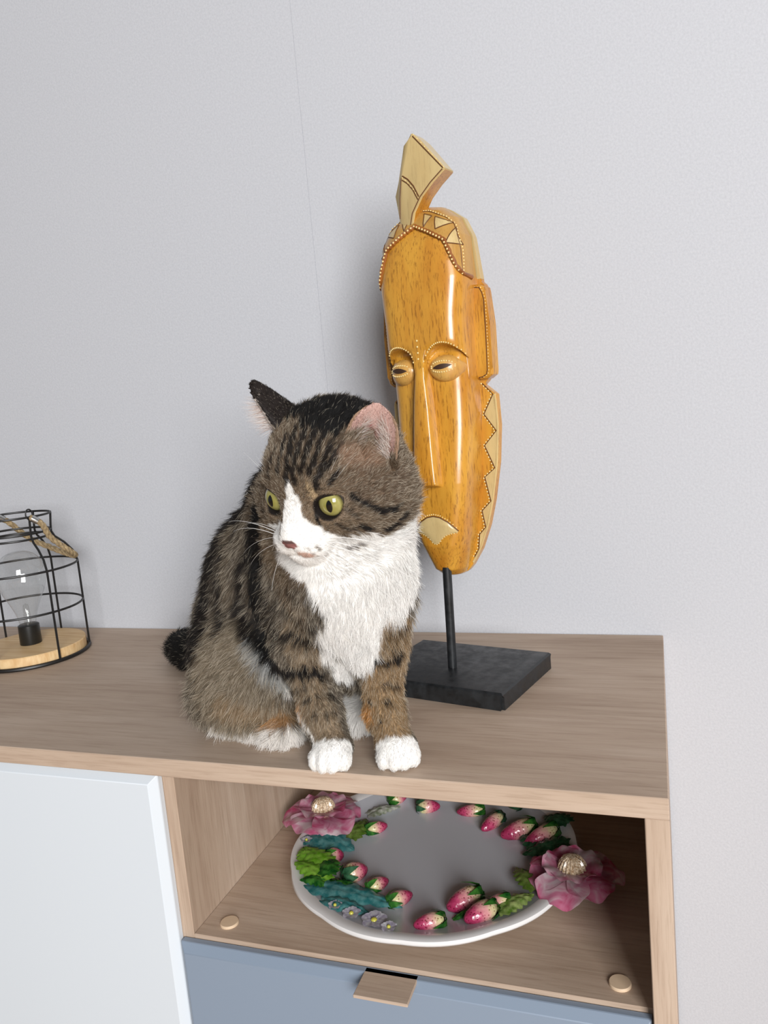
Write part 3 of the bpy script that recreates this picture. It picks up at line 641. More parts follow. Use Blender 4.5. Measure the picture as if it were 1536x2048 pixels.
for (bx, by), R_ in (((-0.0199, -0.1150), 0.0115), ((-0.0416, -0.1120), 0.0085), ((-0.0594, -0.1055), 0.0065), ((-0.0035, -0.1240), 0.0070), ((-0.1265, -0.0180), 0.006)):
    bl = bpy.data.objects.new('blossom', None); col.objects.link(bl); bl.parent = pt; cn = Vector((bx, by, plate_z(bx, by) + 0.0020))
    for k in range(5): obj('petal', petal_bm(cn, 0.5 + k * 2 * math.pi / 5, R_, R_ * 0.5, 0.0022, -0.0006, 0.0003, k, 0.0008, 8, 7), M_lilac, bl, angle=70)
    cbm = bmesh.new(); blob_bm(cbm, cn + Vector((0, 0, 0.0012)), (R_ * 0.24, R_ * 0.24, 0.0016), 10, 6); obj('blossom_centre', cbm, M_yel, bl)
# ------------------------------------------------------------------ the cat: one implicit body, meshed, with fur strands
def rotm(yaw_, pit_, rol_):
    F0 = np.array([-np.sin(yaw_), -np.cos(yaw_), 0.]); L0 = np.array([np.cos(yaw_), -np.sin(yaw_), 0.]); U0 = np.array([0, 0, 1.])
    F_ = F0 * np.cos(pit_) - U0 * np.sin(pit_); U_ = U0 * np.cos(pit_) + F0 * np.sin(pit_)
    return np.stack([L0 * np.cos(rol_) + U_ * np.sin(rol_), F_, U_ * np.cos(rol_) - L0 * np.sin(rol_)], 1)
HC = np.array([-0.2445, 0.045, 0.2200]); HS = 1.06; HM = rotm(0.215, 0.33, -0.10)
def hp(x, y, z): return HC + HS * (HM @ np.array([x, y, z], float)) / 1000.0
VX = 0.0016
LO = np.array([-0.575, -0.045, -0.006]); HI = np.array([-0.125, 0.345, 0.325])
NG = np.ceil((HI - LO) / VX).astype(int)
FLD = np.full(NG, 1.0, np.float32)
AX = [LO[k] + VX * np.arange(NG[k]) for k in range(3)]
def region(c0, c1, pad):
    i0 = np.maximum(0, np.floor((np.minimum(c0, c1) - pad - LO) / VX).astype(int)); i1 = np.minimum(NG, np.ceil((np.maximum(c0, c1) + pad - LO) / VX).astype(int) + 1)
    sl = tuple(slice(a, b) for a, b in zip(i0, i1)); return sl, np.stack(np.meshgrid(*(AX[k][sl[k]] for k in range(3)), indexing='ij'), -1)
def smin(a, b, k):
    h = np.clip(0.5 + 0.5 * (b - a) / k, 0, 1); return b * (1 - h) + a * h - k * h * (1 - h)
def d_ell(P, c, r, M=None):
    q = P - c
    if M is not None: q = q @ M
    k0 = np.sqrt(((q / r) ** 2).sum(-1)); k1 = np.sqrt(((q / (r * r)) ** 2).sum(-1)) + 1e-9
    return k0 * (k0 - 1) / k1
def d_cap(P, a, b, ra, rb):
    ab = b - a; t = np.clip(((P - a) @ ab) / (ab @ ab), 0, 1); return np.sqrt(((P - a - t[..., None] * ab) ** 2).sum(-1)) - (ra + (rb - ra) * t)
def add(d, sl, k): FLD[sl] = smin(FLD[sl], d.astype(np.float32), k)
def cut(d, sl, k): FLD[sl] = -smin(-FLD[sl], d.astype(np.float32), k)
def ell(c, r, k=0.012, M=None):
    c = np.array(c, float); r = np.array(r, float); m = max(r); sl, P = region(c - m, c + m, k + 0.004); add(d_ell(P, c, r, M), sl, k)
def cap(a, b, ra, rb, k=0.010):
    a = np.array(a, float); b = np.array(b, float); sl, P = region(a, b, max(ra, rb) + k + 0.004); add(d_cap(P, a, b, ra, rb), sl, k)
def hell(c, r, k=0.006): ell(hp(*c), HS * np.array(r) / 1000.0, k, HM)
def hcap(a, b, ra, rb, k=0.006): cap(hp(*a), hp(*b), HS * ra / 1000, HS * rb / 1000, k)
# torso
ell((-0.370, 0.150, 0.076), (0.068, 0.072, 0.074), 0.02)
ell((-0.346, 0.130, 0.118), (0.056, 0.068, 0.070), 0.02)
cap((-0.342, 0.126, 0.130), (-0.270, 0.088, 0.192), 0.056, 0.053, 0.025)
cap((-0.268, 0.080, 0.180), (-0.240, 0.062, 0.120), 0.046, 0.036, 0.025)
ell((-0.240, 0.050, 0.150), (0.044, 0.034, 0.050), 0.02)
cap((-0.244, 0.060, 0.120), (-0.256, 0.078, 0.080), 0.036, 0.032, 0.025)
cap((-0.330, 0.125, 0.070), (-0.266, 0.085, 0.070), 0.055, 0.032, 0.025)
# neck
cap((-0.276, 0.090, 0.195), hp(4, -26, -2), 0.053, 0.046, 0.025)
cap((-0.226, 0.066, 0.150), hp(18, -12, -16), 0.036, 0.036, 0.02)
# near (image left) shoulder and foreleg
cap((-0.302, 0.080, 0.130), (-0.284, 0.054, 0.085), 0.034, 0.024, 0.015)
cap((-0.284, 0.052, 0.085), (-0.2640, 0.030, 0.035), 0.0195, 0.0150, 0.012)
cap((-0.2640, 0.030, 0.035), (-0.2530, 0.020, 0.014), 0.0148, 0.0140, 0.010)
# far (image right) foreleg
cap((-0.222, 0.066, 0.125), (-0.219, 0.052, 0.085), 0.028, 0.022, 0.015)
cap((-0.219, 0.052, 0.085), (-0.2125, 0.039, 0.035), 0.0185, 0.0142, 0.012)
cap((-0.2125, 0.039, 0.035), (-0.2020, 0.027, 0.014), 0.0140, 0.0135, 0.010)
def paw(cx, cy, az, s=1.0, k=0.004):
    f = np.array([np.sin(az), -np.cos(az), 0]); l = np.array([np.cos(az), np.sin(az), 0]); c = np.array([cx, cy, 0.0])
    M = np.stack([l, f, [0, 0, 1.]], 1)
    ell(c + [0, 0, 0.0118 * s], s * np.array([0.0155, 0.0185, 0.0120]), 0.008, M)
    for q, ln in ((-1.5, 0.0085), (-0.5, 0.0125), (0.5, 0.0125), (1.5, 0.0085)):
        p = c + l * q * 0.0074 * s + f * ln * s + [0, 0, 0.0086 * s]; ell(p, s * np.array([0.0056, 0.0092, 0.0084]), 0.0022, M)
paw(-0.2490, 0.0120, 0.10); paw(-0.1990, 0.0240, 0.35)
# near thigh, hind foot; far hind foot showing between the forelegs
ell((-0.352, 0.098, 0.064), (0.062, 0.060, 0.062), 0.015, rotm(0.5, 0.0, 0.0))
ell((-0.338, 0.070, 0.050), (0.046, 0.042, 0.048), 0.015)
ell((-0.362, 0.070, 0.032), (0.044, 0.040, 0.031), 0.015)
cap((-0.360, 0.062, 0.018), (-0.312, 0.046, 0.0135), 0.020, 0.0140, 0.010)
ell((-0.309, 0.045, 0.0120), (0.018, 0.018, 0.0120), 0.006)
cap((-0.275, 0.120, 0.020), (-0.252, 0.088, 0.014), 0.020, 0.0145, 0.010)
ell((-0.249, 0.080, 0.0125), (0.017, 0.019, 0.0125), 0.006)
# tail: leaves the rump, bends on the board and runs behind the body
TAIL = [(-0.405, 0.175, 0.045), (-0.458, 0.195, 0.028), (-0.509, 0.212, 0.0205), (-0.532, 0.232, 0.0185), (-0.520, 0.262, 0.0175), (-0.470, 0.285, 0.0165), (-0.420, 0.295, 0.0155), (-0.370, 0.296, 0.0150)]
for i, (a, b) in enumerate(zip(TAIL, TAIL[1:])): cap(a, b, 0.0185 - 0.0004 * i, 0.0181 - 0.0004 * i, 0.006)
# head
hell((1, -12, 17), (47, 50, 43), 0.012)
hell((0, 18, 17), (33, 26, 26), 0.012)
hell((30, -10, -6), (30, 34, 30), 0.014)
hell((-26, -8, -6), (28, 32, 28), 0.014)
for s in (-1, 1):
    hell((s * 28, 8, -14), (26, 27, 23), 0.012)
    hell((s * 18, 26, -8), (20, 17, 17), 0.008)
    hell((s * 16, 27, 17), (15, 12.5, 10), 0.008)      # brow
hcap((0, 29, 11), (0, 50, -12), 14.5, 10.5, 0.008)
for s in (-1, 1): hell((s * 9.2, 44, -22.5), (13.5, 14, 11.5), 0.007)
hell((0, 55, -15), (8, 6.5, 6), 0.005)
hell((0, 41.5, -34), (13.5, 11, 8.5), 0.006)
def hcut(c, r, k=0.003):
    cc = hp(*c); rr = HS * np.array(r) / 1000; m = max(rr); sl, P = region(cc - m, cc + m, k + 0.003); cut(d_ell(P, cc, rr, HM), sl, k)
EYE = [(s * 23.0, 30.0, 3.5) for s in (-1, 1)]; ER = 10.8
for s in (-1, 1): hcut((s * 24.3, 39.0, 2.7), (9.7, 9.0, 7.5), 0.002)
hcut((0, 62, -25.0), (0.9, 8, 5.0), 0.002)             # philtrum
for s in (-1, 1): hcut((s * 7.5, 57.0, -30.8), (9.0, 6.0, 0.7), 0.002)   # mouth line
for s in (-1, 1): hcut((s * 4.0, 62.0, -17.5), (1.6, 3.5, 1.1), 0.001)   # nostrils
def ear(base, tip, opn, W, D, th=1.25, fold=0.0, rnd=1.9):
    """thin cupped sheet; base, tip, open direction in head millimetres"""
    b = hp(*base); a = hp(*tip) - b; Ln = np.linalg.norm(a); a = a / Ln; o = HM @ np.array(opn, float); o = o - a * (o @ a); o /= np.linalg.norm(o); s_ = np.cross(a, o)
    sl, P = region(b, b + a * Ln, W + 0.006); q = P - b; z = q @ a; x = q @ s_; y = q @ o
    t = np.clip(z / Ln, 0, 1); w = W / 2 * np.clip(1 - t ** rnd, 0, 1) ** 0.72 + 0.0005
    ys = -D * (1 - np.clip(x / w, -1.2, 1.2) ** 2) * (1 - 0.62 * t) + fold * t * t
    d = np.maximum(np.maximum(np.abs(y - ys) / 1.15 - th / 1000 * (1.6 - 0.7 * t), np.abs(x) - w), np.maximum(z - Ln, -z - 0.006))
    add(d, sl, 0.0035); return b, a, o, s_, Ln
EARS = [ear((43, 6, 25), (52, -5, 64), (0.50, 0.84, 0.15), 0.041, 0.015, rnd=3.6), ear((-31, -4, 46), (-50, 4, 81), (-0.86, 0.40, -0.2), 0.046, 0.014)]
hcut((51.0, 14.5, 31), (10.5, 14, 14), 0.004)      # concha of the near ear
FLD = np.maximum(FLD, (0.0006 - AX[2])[None, None, :].astype(np.float32))
def surface_nets(F, lo, h):
    s = F < 0; nx, ny, nz = F.shape
    c = np.zeros((nx - 1, ny - 1, nz - 1), np.int8)
    for dx in (0, 1):
        for dy in (0, 1):
            for dz in (0, 1): c += s[dx:nx - 1 + dx, dy:ny - 1 + dy, dz:nz - 1 + dz]
    I = np.argwhere((c > 0) & (c < 8)); idx = -np.ones(c.shape, np.int32); idx[tuple(I.T)] = np.arange(len(I))
    acc = np.zeros((len(I), 3)); cnt = np.zeros(len(I))
    C = [(dx, dy, dz) for dx in (0, 1) for dy in (0, 1) for dz in (0, 1)]
    for a in C:
        for k in range(3):
            if a[k]: continue
            b = list(a); b[k] = 1
            fa = F[I[:, 0] + a[0], I[:, 1] + a[1], I[:, 2] + a[2]]; fb = F[I[:, 0] + b[0], I[:, 1] + b[1], I[:, 2] + b[2]]
            m = (fa < 0) != (fb < 0); t = np.where(m, fa / np.where(m, fa - fb, 1), 0); p = np.tile(np.array(a, float), (len(I), 1)); p[:, k] += t
            acc[m] += p[m]; cnt[m] += 1
    V = lo + h * (I + acc / cnt[:, None]); Q = []
    for k in range(3):
        u, v = (k + 1) % 3, (k + 2) % 3
        A = [slice(None)] * 3; B = [slice(None)] * 3; A[k] = slice(0, -1); B[k] = slice(1, None)
        sa, sb_ = s[tuple(A)], s[tuple(B)]; E_ = np.argwhere(sa != sb_)
        E_ = E_[(E_[:, u] > 0) & (E_[:, v] > 0) & (E_[:, u] < F.shape[u] - 1) & (E_[:, v] < F.shape[v] - 1)]
        q = []
        for du, dv in ((1, 1), (0, 1), (0, 0), (1, 0)):
            e = E_.copy(); e[:, u] -= du; e[:, v] -= dv; q.append(idx[tuple(e.T)])
        q = np.stack(q, 1); fl = ~sa[tuple(E_.T)]; q[fl] = q[fl][:, ::-1]; Q.append(q)
    return V, np.concatenate(Q)
STROKES = [
    ([(-0.3579, 0.0367, 0.0798), (-0.3473, 0.0286, 0.0571), (-0.3386, 0.0282, 0.0368)], (136, 121, 100), 34, 22, 0.9),
    ([(-0.3202, 0.0689, 0.2252), (-0.3691, 0.1084, 0.1860), (-0.3823, 0.0849, 0.1569), (-0.3918, 0.0797, 0.1172), (-0.3899, 0.0577, 0.0882)], (34, 29, 26), 20, 12, 1.0),
    ([(-0.3290, 0.0672, 0.2094), (-0.3592, 0.0745, 0.1694), (-0.3657, 0.0639, 0.1299), (-0.3578, 0.0484, 0.0994)], (34, 29, 26), 4.5, 4, 1.0),
    ([(-0.3527, 0.0813, 0.1833), (-0.3553, 0.0638, 0.1507), (-0.3567, 0.0591, 0.1202)], (112, 98, 80), 3, 4, 0.9),
    ([(-0.3143, 0.0425, 0.1896), (-0.3382, 0.0588, 0.1518), (-0.3430, 0.0566, 0.1156), (-0.3296, 0.0449, 0.0935)], (34, 29, 26), 5, 5, 1.0),
    ([(-0.3058, 0.0358, 0.2000), (-0.3167, 0.0480, 0.1640), (-0.3241, 0.0526, 0.1250), (-0.3186, 0.0470, 0.0927), (-0.3050, 0.0396, 0.0704)], (24, 22, 21), 9, 7, 1.0),  # black coat band, also painting in the shadow between flank and foreleg
    ([(-0.2941, 0.0358, 0.1609), (-0.2856, 0.0351, 0.1416), (-0.2726, 0.0250, 0.1248)], (122, 104, 84), 12, 8, 1.0),
    ([(-0.3114, 0.0473, 0.1384), (-0.3057, 0.0423, 0.1152), (-0.2992, 0.0344, 0.0926)], (34, 29, 26), 4, 4, 0.8),
    ([(-0.2994, 0.0422, 0.1248), (-0.2749, 0.0283, 0.1192), (-0.2546, 0.0176, 0.1152)], (34, 29, 26), 2.5, 2.5, 0.8),
    ([(-0.2940, 0.0413, 0.1448), (-0.2696, 0.0217, 0.1376)], (34, 29, 26), 2.5, 2.5, 0.7),
    ([(-0.2785, 0.0330, 0.1055), (-0.2714, 0.0295, 0.0864), (-0.2738, 0.0242, 0.0639), (-0.2614, 0.0151, 0.0435), (-0.2522, 0.0113, 0.0284)], (140, 120, 96), 13, 6, 1.0),
    ([(-0.2899, 0.0339, 0.1024), (-0.2642, 0.0288, 0.0988)], (34, 29, 26), 4, 3, 1.0),
    ([(-0.3050, 0.0395, 0.0712), (-0.2794, 0.0265, 0.0728), (-0.2622, 0.0314, 0.0696)], (34, 29, 26), 5, 3, 1.0),
    ([(-0.2706, 0.0194, 0.0515), (-0.2538, 0.0282, 0.0515)], (34, 29, 26), 2.6, 2, 0.8),
    ([(-0.2642, 0.0133, 0.0400), (-0.2497, 0.0209, 0.0402)], (34, 29, 26), 2.2, 2, 0.7),
    ([(-0.3003, 0.0431, 0.0536), (-0.2738, 0.0229, 0.0600)], (34, 29, 26), 3, 3, 0.7),
    ([(-0.2774, 0.0323, 0.1128), (-0.2434, 0.0150, 0.1200)], (34, 29, 26), 2.2, 2, 0.8),
    ([(-0.1976, 0.0445, 0.1008), (-0.2021, 0.0361, 0.0744), (-0.2093, 0.0284, 0.0529), (-0.2075, 0.0178, 0.0260)], (154, 126, 92), 20, 6, 1.0),
    ([(-0.2186, 0.0281, 0.0816), (-0.2070, 0.0315, 0.0832), (-0.1978, 0.0416, 0.0840)], (34, 29, 26), 4.5, 3, 1.0),
    ([(-0.2023, 0.0372, 0.1032), (-0.1941, 0.0563, 0.1043)], (34, 29, 26), 3, 3, 0.8),
    ([(-0.2088, 0.0308, 0.0616), (-0.2000, 0.0404, 0.0584)], (34, 29, 26), 2.4, 2, 0.8),
    ([(-0.2202, 0.0279, 0.0496), (-0.2194, 0.0275, 0.0496)], (34, 29, 26), 2.4, 1.5, 1.0),
    ([(-0.2074, 0.0278, 0.0496), (-0.2047, 0.0288, 0.0483)], (34, 29, 26), 1.8, 1.5, 1.0),
    ([(-0.2114, 0.0214, 0.0352), (-0.2098, 0.0212, 0.0344)], (34, 29, 26), 1.6, 1.2, 1.0),
    ([(-0.2010, 0.0375, 0.0902), (-0.1964, 0.0610, 0.0896)], (34, 29, 26), 2.6, 2.5, 0.7),
    ([(-0.2230, 0.0265, 0.0384), (-0.2416, 0.0736, 0.0021)], (200, 142, 80), 7, 6, 1.0),
    ([(-0.3299, 0.0416, 0.0892), (-0.3145, 0.0364, 0.0685), (-0.3006, 0.0434, 0.0512)], (182, 182, 178), 4, 4, 0.75),
    ([(-0.3490, 0.0274, 0.0424), (-0.3252, 0.0320, 0.0334), (-0.3075, 0.0403, 0.0279), (-0.2992, 0.0569, 0.0286)], (170, 138, 100), 9, 16, 0.5),
    ([(-0.3084, 0.0359, 0.0246), (-0.2790, 0.0210, 0.0392)], (194, 140, 86), 7, 10, 0.85),
    ([(-0.3634, 0.0359, 0.0142), (-0.3466, 0.0398, 0.0064), (-0.3138, 0.0278, 0.0104), (-0.2927, 0.0383, 0.0101)], (238, 232, 224), 9, 5, 1.0),
    ([(-0.3001, 0.0446, 0.0478), (-0.2790, 0.0210, 0.0400), (-0.2703, 0.0139, 0.0288), (-0.2615, 0.0067, 0.0202)], (236, 230, 222), 2.2, 2, 1.0),
    ([(-0.2585, -0.0057, 0.0121), (-0.2434, -0.0062, 0.0148), (-0.2338, -0.0001, 0.0141)], (240, 237, 232), 16, 4, 1.0),
    ([(-0.2578, 0.0006, 0.0184), (-0.2576, 0.0028, 0.0201)], (240, 237, 232), 5, 3, 1.0),
    ([(-0.2067, 0.0044, 0.0110), (-0.1925, 0.0062, 0.0140), (-0.1831, 0.0125, 0.0130)], (240, 237, 232), 16, 4, 1.0),
    ([(-0.2402, 0.0149, 0.1488), (-0.2135, 0.0209, 0.1536), (-0.1894, 0.0498, 0.1608)], (240, 237, 232), 20, 4, 1.0),
    ([(-0.2129, 0.0216, 0.1625), (-0.2177, 0.0193, 0.1336), (-0.2208, 0.0193, 0.1221)], (240, 237, 232), 24, 4, 1.0),
    ([(-0.2353, 0.0209, 0.1028), (-0.2299, 0.0287, 0.0859)], (240, 237, 232), 17, 4, 1.0),
    ([(-0.2482, 0.0392, 0.0769), (-0.2478, 0.0476, 0.0631)], (240, 237, 232), 9, 4, 1.0),
    ([(-0.2502, 0.0187, 0.1082), (-0.2563, 0.0350, 0.0830)], (240, 237, 232), 6, 4, 1.0),
    ([(-0.2530, 0.0167, 0.1552), (-0.2413, 0.0142, 0.1349)], (240, 237, 232), 10, 4, 1.0),
    ([(-0.1889, 0.0522, 0.1744), (-0.1896, 0.0740, 0.1781)], (240, 237, 232), 12, 4, 1.0),
    ([(-0.1957, 0.0361, 0.1456), (-0.2051, 0.0295, 0.1240)], (240, 237, 232), 13, 4, 1.0),
    ([(-0.2138, 0.0253, 0.1134), (-0.2192, 0.0273, 0.0958)], (240, 237, 232), 12, 4, 1.0),
    ([(-0.2310, 0.0157, 0.1235), (-0.2307, 0.0178, 0.1128)], (240, 237, 232), 12, 4, 1.0),
    ([(-0.1894, 0.0724, 0.1704), (-0.1903, 0.0762, 0.1528), (-0.1883, 0.0590, 0.1348), (-0.1955, 0.0430, 0.1200)], (240, 237, 232), 12, 4, 1.0),
    ([(-0.2442, 0.0239, 0.2784), (-0.2314, 0.0254, 0.2785), (-0.2216, 0.0241, 0.2744)], (24, 22, 21), 14, 6, 1.0),
    ([(-0.2159, 0.0315, 0.2758), (-0.2138, 0.0409, 0.2783)], (24, 22, 21), 10, 6, 1.0),
    ([(-0.2567, 0.0302, 0.2792), (-0.2386, 0.0345, 0.2836), (-0.2240, 0.0427, 0.2834), (-0.2151, 0.0542, 0.2811)], (24, 22, 21), 15, 7, 1.0),
    ([(-0.2438, 0.0121, 0.2689), (-0.2314, 0.0125, 0.2681), (-0.2221, 0.0169, 0.2689), (-0.2162, 0.0183, 0.2663)], (24, 22, 21), 7, 5, 1.0),
    ([(-0.2305, 0.0237, 0.2772), (-0.2266, 0.0118, 0.2656)], (24, 22, 21), 12, 5, 1.0),
    ([(-0.2521, 0.0091, 0.2643), (-0.2524, -0.0015, 0.2503), (-0.2546, -0.0060, 0.2360), (-0.2546, -0.0061, 0.2256)], (34, 29, 26), 2.6, 1.6, 0.95),
    ([(-0.2426, 0.0059, 0.2620), (-0.2466, -0.0042, 0.2463), (-0.2498, -0.0070, 0.2344), (-0.2490, -0.0070, 0.2264)], (34, 29, 26), 2.3400000000000003, 1.6, 0.95),
    ([(-0.2355, 0.0054, 0.2606), (-0.2394, -0.0042, 0.2457), (-0.2438, -0.0073, 0.2340)], (34, 29, 26), 2.4699999999999998, 1.6, 0.95),
    ([(-0.2291, 0.0055, 0.2584), (-0.2327, -0.0038, 0.2435), (-0.2370, -0.0070, 0.2328)], (34, 29, 26), 2.3400000000000003, 1.6, 0.95),
    ([(-0.2228, 0.0041, 0.2518), (-0.2274, -0.0034, 0.2389), (-0.2313, -0.0063, 0.2296), (-0.2338, -0.0060, 0.2216)], (34, 29, 26), 2.6, 1.6, 0.95),
    ([(-0.2171, 0.0070, 0.2512), (-0.2206, 0.0016, 0.2438), (-0.2256, -0.0035, 0.2352)], (34, 29, 26), 2.3400000000000003, 1.6, 0.95),
    ([(-0.2592, 0.0062, 0.2584), (-0.2601, -0.0015, 0.2459), (-0.2626, -0.0035, 0.2347)], (34, 29, 26), 2.08, 1.6, 0.95),
    ([(-0.2672, 0.0047, 0.2506), (-0.2712, 0.0025, 0.2408), (-0.2732, 0.0013, 0.2304)], (34, 29, 26), 1.8199999999999998, 1.6, 0.95),
    ([(-0.2187, -0.0001, 0.2320), (-0.2227, -0.0033, 0.2256)], (34, 29, 26), 2.08, 1.6, 0.95),
    ([(-0.2106, 0.0092, 0.2427), (-0.2048, 0.0156, 0.2376), (-0.1989, 0.0233, 0.2392)], (158, 124, 100), 9, 8, 0.8),
    ([(-0.2082, 0.0110, 0.2240), (-0.1956, 0.0194, 0.2187), (-0.1862, 0.0305, 0.2209)], (112, 92, 74), 12, 10, 0.7),
    ([(-0.2378, -0.0068, 0.2240), (-0.2358, -0.0039, 0.2166)], (190, 164, 128), 2.6, 2.5, 0.8),
    ([(-0.2350, 0.0016, 0.2008), (-0.2258, 0.0041, 0.1997)], (176, 146, 116), 2.6, 2.5, 0.8),
    ([(-0.2115, 0.0088, 0.2136), (-0.2061, 0.0108, 0.2088), (-0.2019, 0.0126, 0.2056), (-0.1954, 0.0174, 0.2008), (-0.1900, 0.0242, 0.1992), (-0.1857, 0.0315, 0.2008)], (34, 29, 26), 2.4, 1.5, 1.0),
    ([(-0.2080, 0.0113, 0.1909), (-0.2035, 0.0151, 0.1881)], (34, 29, 26), 2.2, 1.5, 1.0),
    ([(-0.1952, 0.0252, 0.1858), (-0.1893, 0.0344, 0.1881), (-0.1854, 0.0378, 0.1944)], (34, 29, 26), 2.8, 2, 1.0),
    ([(-0.2238, 0.0029, 0.1944), (-0.2177, 0.0071, 0.1902), (-0.2116, 0.0105, 0.1890)], (34, 29, 26), 1.4, 1.5, 0.7),
    ([(-0.2166, 0.0045, 0.2053), (-0.2085, 0.0089, 0.1984)], (34, 29, 26), 1.5, 1.6, 0.6),
    ([(-0.2375, 0.0020, 0.2050), (-0.2378, 0.0009, 0.2008), (-0.2370, 0.0019, 0.1960)], (34, 29, 26), 1.6, 1.2, 1.0),
    ([(-0.2927, 0.0225, 0.2040), (-0.2790, 0.0127, 0.2041), (-0.2694, 0.0066, 0.2024)], (34, 29, 26), 1.5, 1.5, 0.7),
    ([(-0.2326, 0.0175, 0.1711), (-0.2202, 0.0173, 0.1774), (-0.2569, 0.1407, 0.1572)], (240, 237, 232), 5, 1.8, 1.0),
    ([(-0.2815, 0.0189, 0.1907), (-0.2627, -0.0087, 0.1846), (-0.2602, 0.0001, 0.1748)], (240, 237, 232), 5, 1.8, 1.0),
    ([(-0.2122, 0.0222, 0.1695), (-0.1950, 0.0377, 0.1728), (-0.1875, 0.0659, 0.1823)], (240, 237, 232), 9, 1.8, 1.0),
    ([(-0.2420, 0.0123, 0.1661), (-0.2330, 0.0168, 0.1656)], (176, 166, 158), 1.2, 1.5, 0.6),
    ([(-0.2210, 0.0186, 0.1736), (-0.2123, 0.0200, 0.1760)], (140, 130, 122), 2.4, 2, 0.8),
    ([(-0.2522, -0.0108, 0.1864), (-0.2483, -0.0088, 0.1864), (-0.3385, 0.1930, 0.1481)], (84, 68, 64), 1.3, 1.2, 0.9),
    ([(-0.2401, 0.0008, 0.1936), (-0.2391, 0.0009, 0.1923)], (120, 112, 108), 1.0, 1.2, 0.7),
]
CV, CQ = surface_nets(FLD, LO, VX)
def sample(P):
    g = (P - LO) / VX; i = np.clip(np.floor(g).astype(int), 0, NG - 2); f = g - i; out = 0
    for dx in (0, 1):
        for dy in (0, 1):
            for dz in (0, 1):
                w = (f[:, 0] if dx else 1 - f[:, 0]) * (f[:, 1] if dy else 1 - f[:, 1]) * (f[:, 2] if dz else 1 - f[:, 2]); out = out + w * FLD[i[:, 0] + dx, i[:, 1] + dy, i[:, 2] + dz]
    return out
def normals(P, e=0.0022):
    g = np.stack([sample(P + e * np.eye(3)[k]) - sample(P - e * np.eye(3)[k]) for k in range(3)], 1); return g / (np.linalg.norm(g, axis=1)[:, None] + 1e-9)
def seg_dist(P, pts):
    pts = np.array(pts, float); best = np.full(len(P), 9.0)
    if len(pts) == 1: return np.linalg.norm(P - pts[0], axis=1)
    for a, b in zip(pts, pts[1:]):
        ab = b - a; t = np.clip(((P - a) @ ab) / max(ab @ ab, 1e-12), 0, 1); best = np.minimum(best, np.linalg.norm(P - a - t[:, None] * ab, axis=1))
    return best
def ss(x, a, b): t = np.clip((x - a) / (b - a), 0, 1); return t * t * (3 - 2 * t)
def to_head(P): return (P - HC) @ HM / HS * 1000
lin = lambda c: np.array(srgb(*c)[:3])
LEGS = [[(-0.290, 0.058, 0.095), (-0.264, 0.030, 0.035), (-0.253, 0.020, 0.012)], [(-0.220, 0.055, 0.095), (-0.2125, 0.039, 0.035), (-0.202, 0.027, 0.012)]]
def ear_part(P):
    """0 elsewhere, 1 outer skin, 2 inner skin; plus height along the ear"""
    part_ = np.zeros(len(P), int); tt = np.zeros(len(P))
    for (b, a, o, s_, Ln), (W, D, rnd) in zip(EARS, ((0.041, 0.015, 3.6), (0.046, 0.014, 1.9))):
        q = P - b; z = q @ a; x = q @ s_; y = q @ o; t = np.clip(z / Ln, 0, 1); w = W / 2 * np.clip(1 - t ** rnd, 0, 1) ** 0.72 + 0.0005
        ys = -D * (1 - np.clip(x / w, -1.2, 1.2) ** 2) * (1 - 0.62 * t)
        m = (z > 0.004) & (z < Ln + 0.004) & (np.abs(x) < w + 0.003) & (np.abs(y - ys) < 0.0042); m &= (d_head(P) > 0.0015)
        part_[m] = np.where(y[m] > ys[m] - 0.0002, 2, 1); tt[m] = t[m]
    return part_, tt
def d_head(P): return d_ell(P, hp(1, -12, 17), HS * np.array([47, 50, 43]) / 1000, HM)
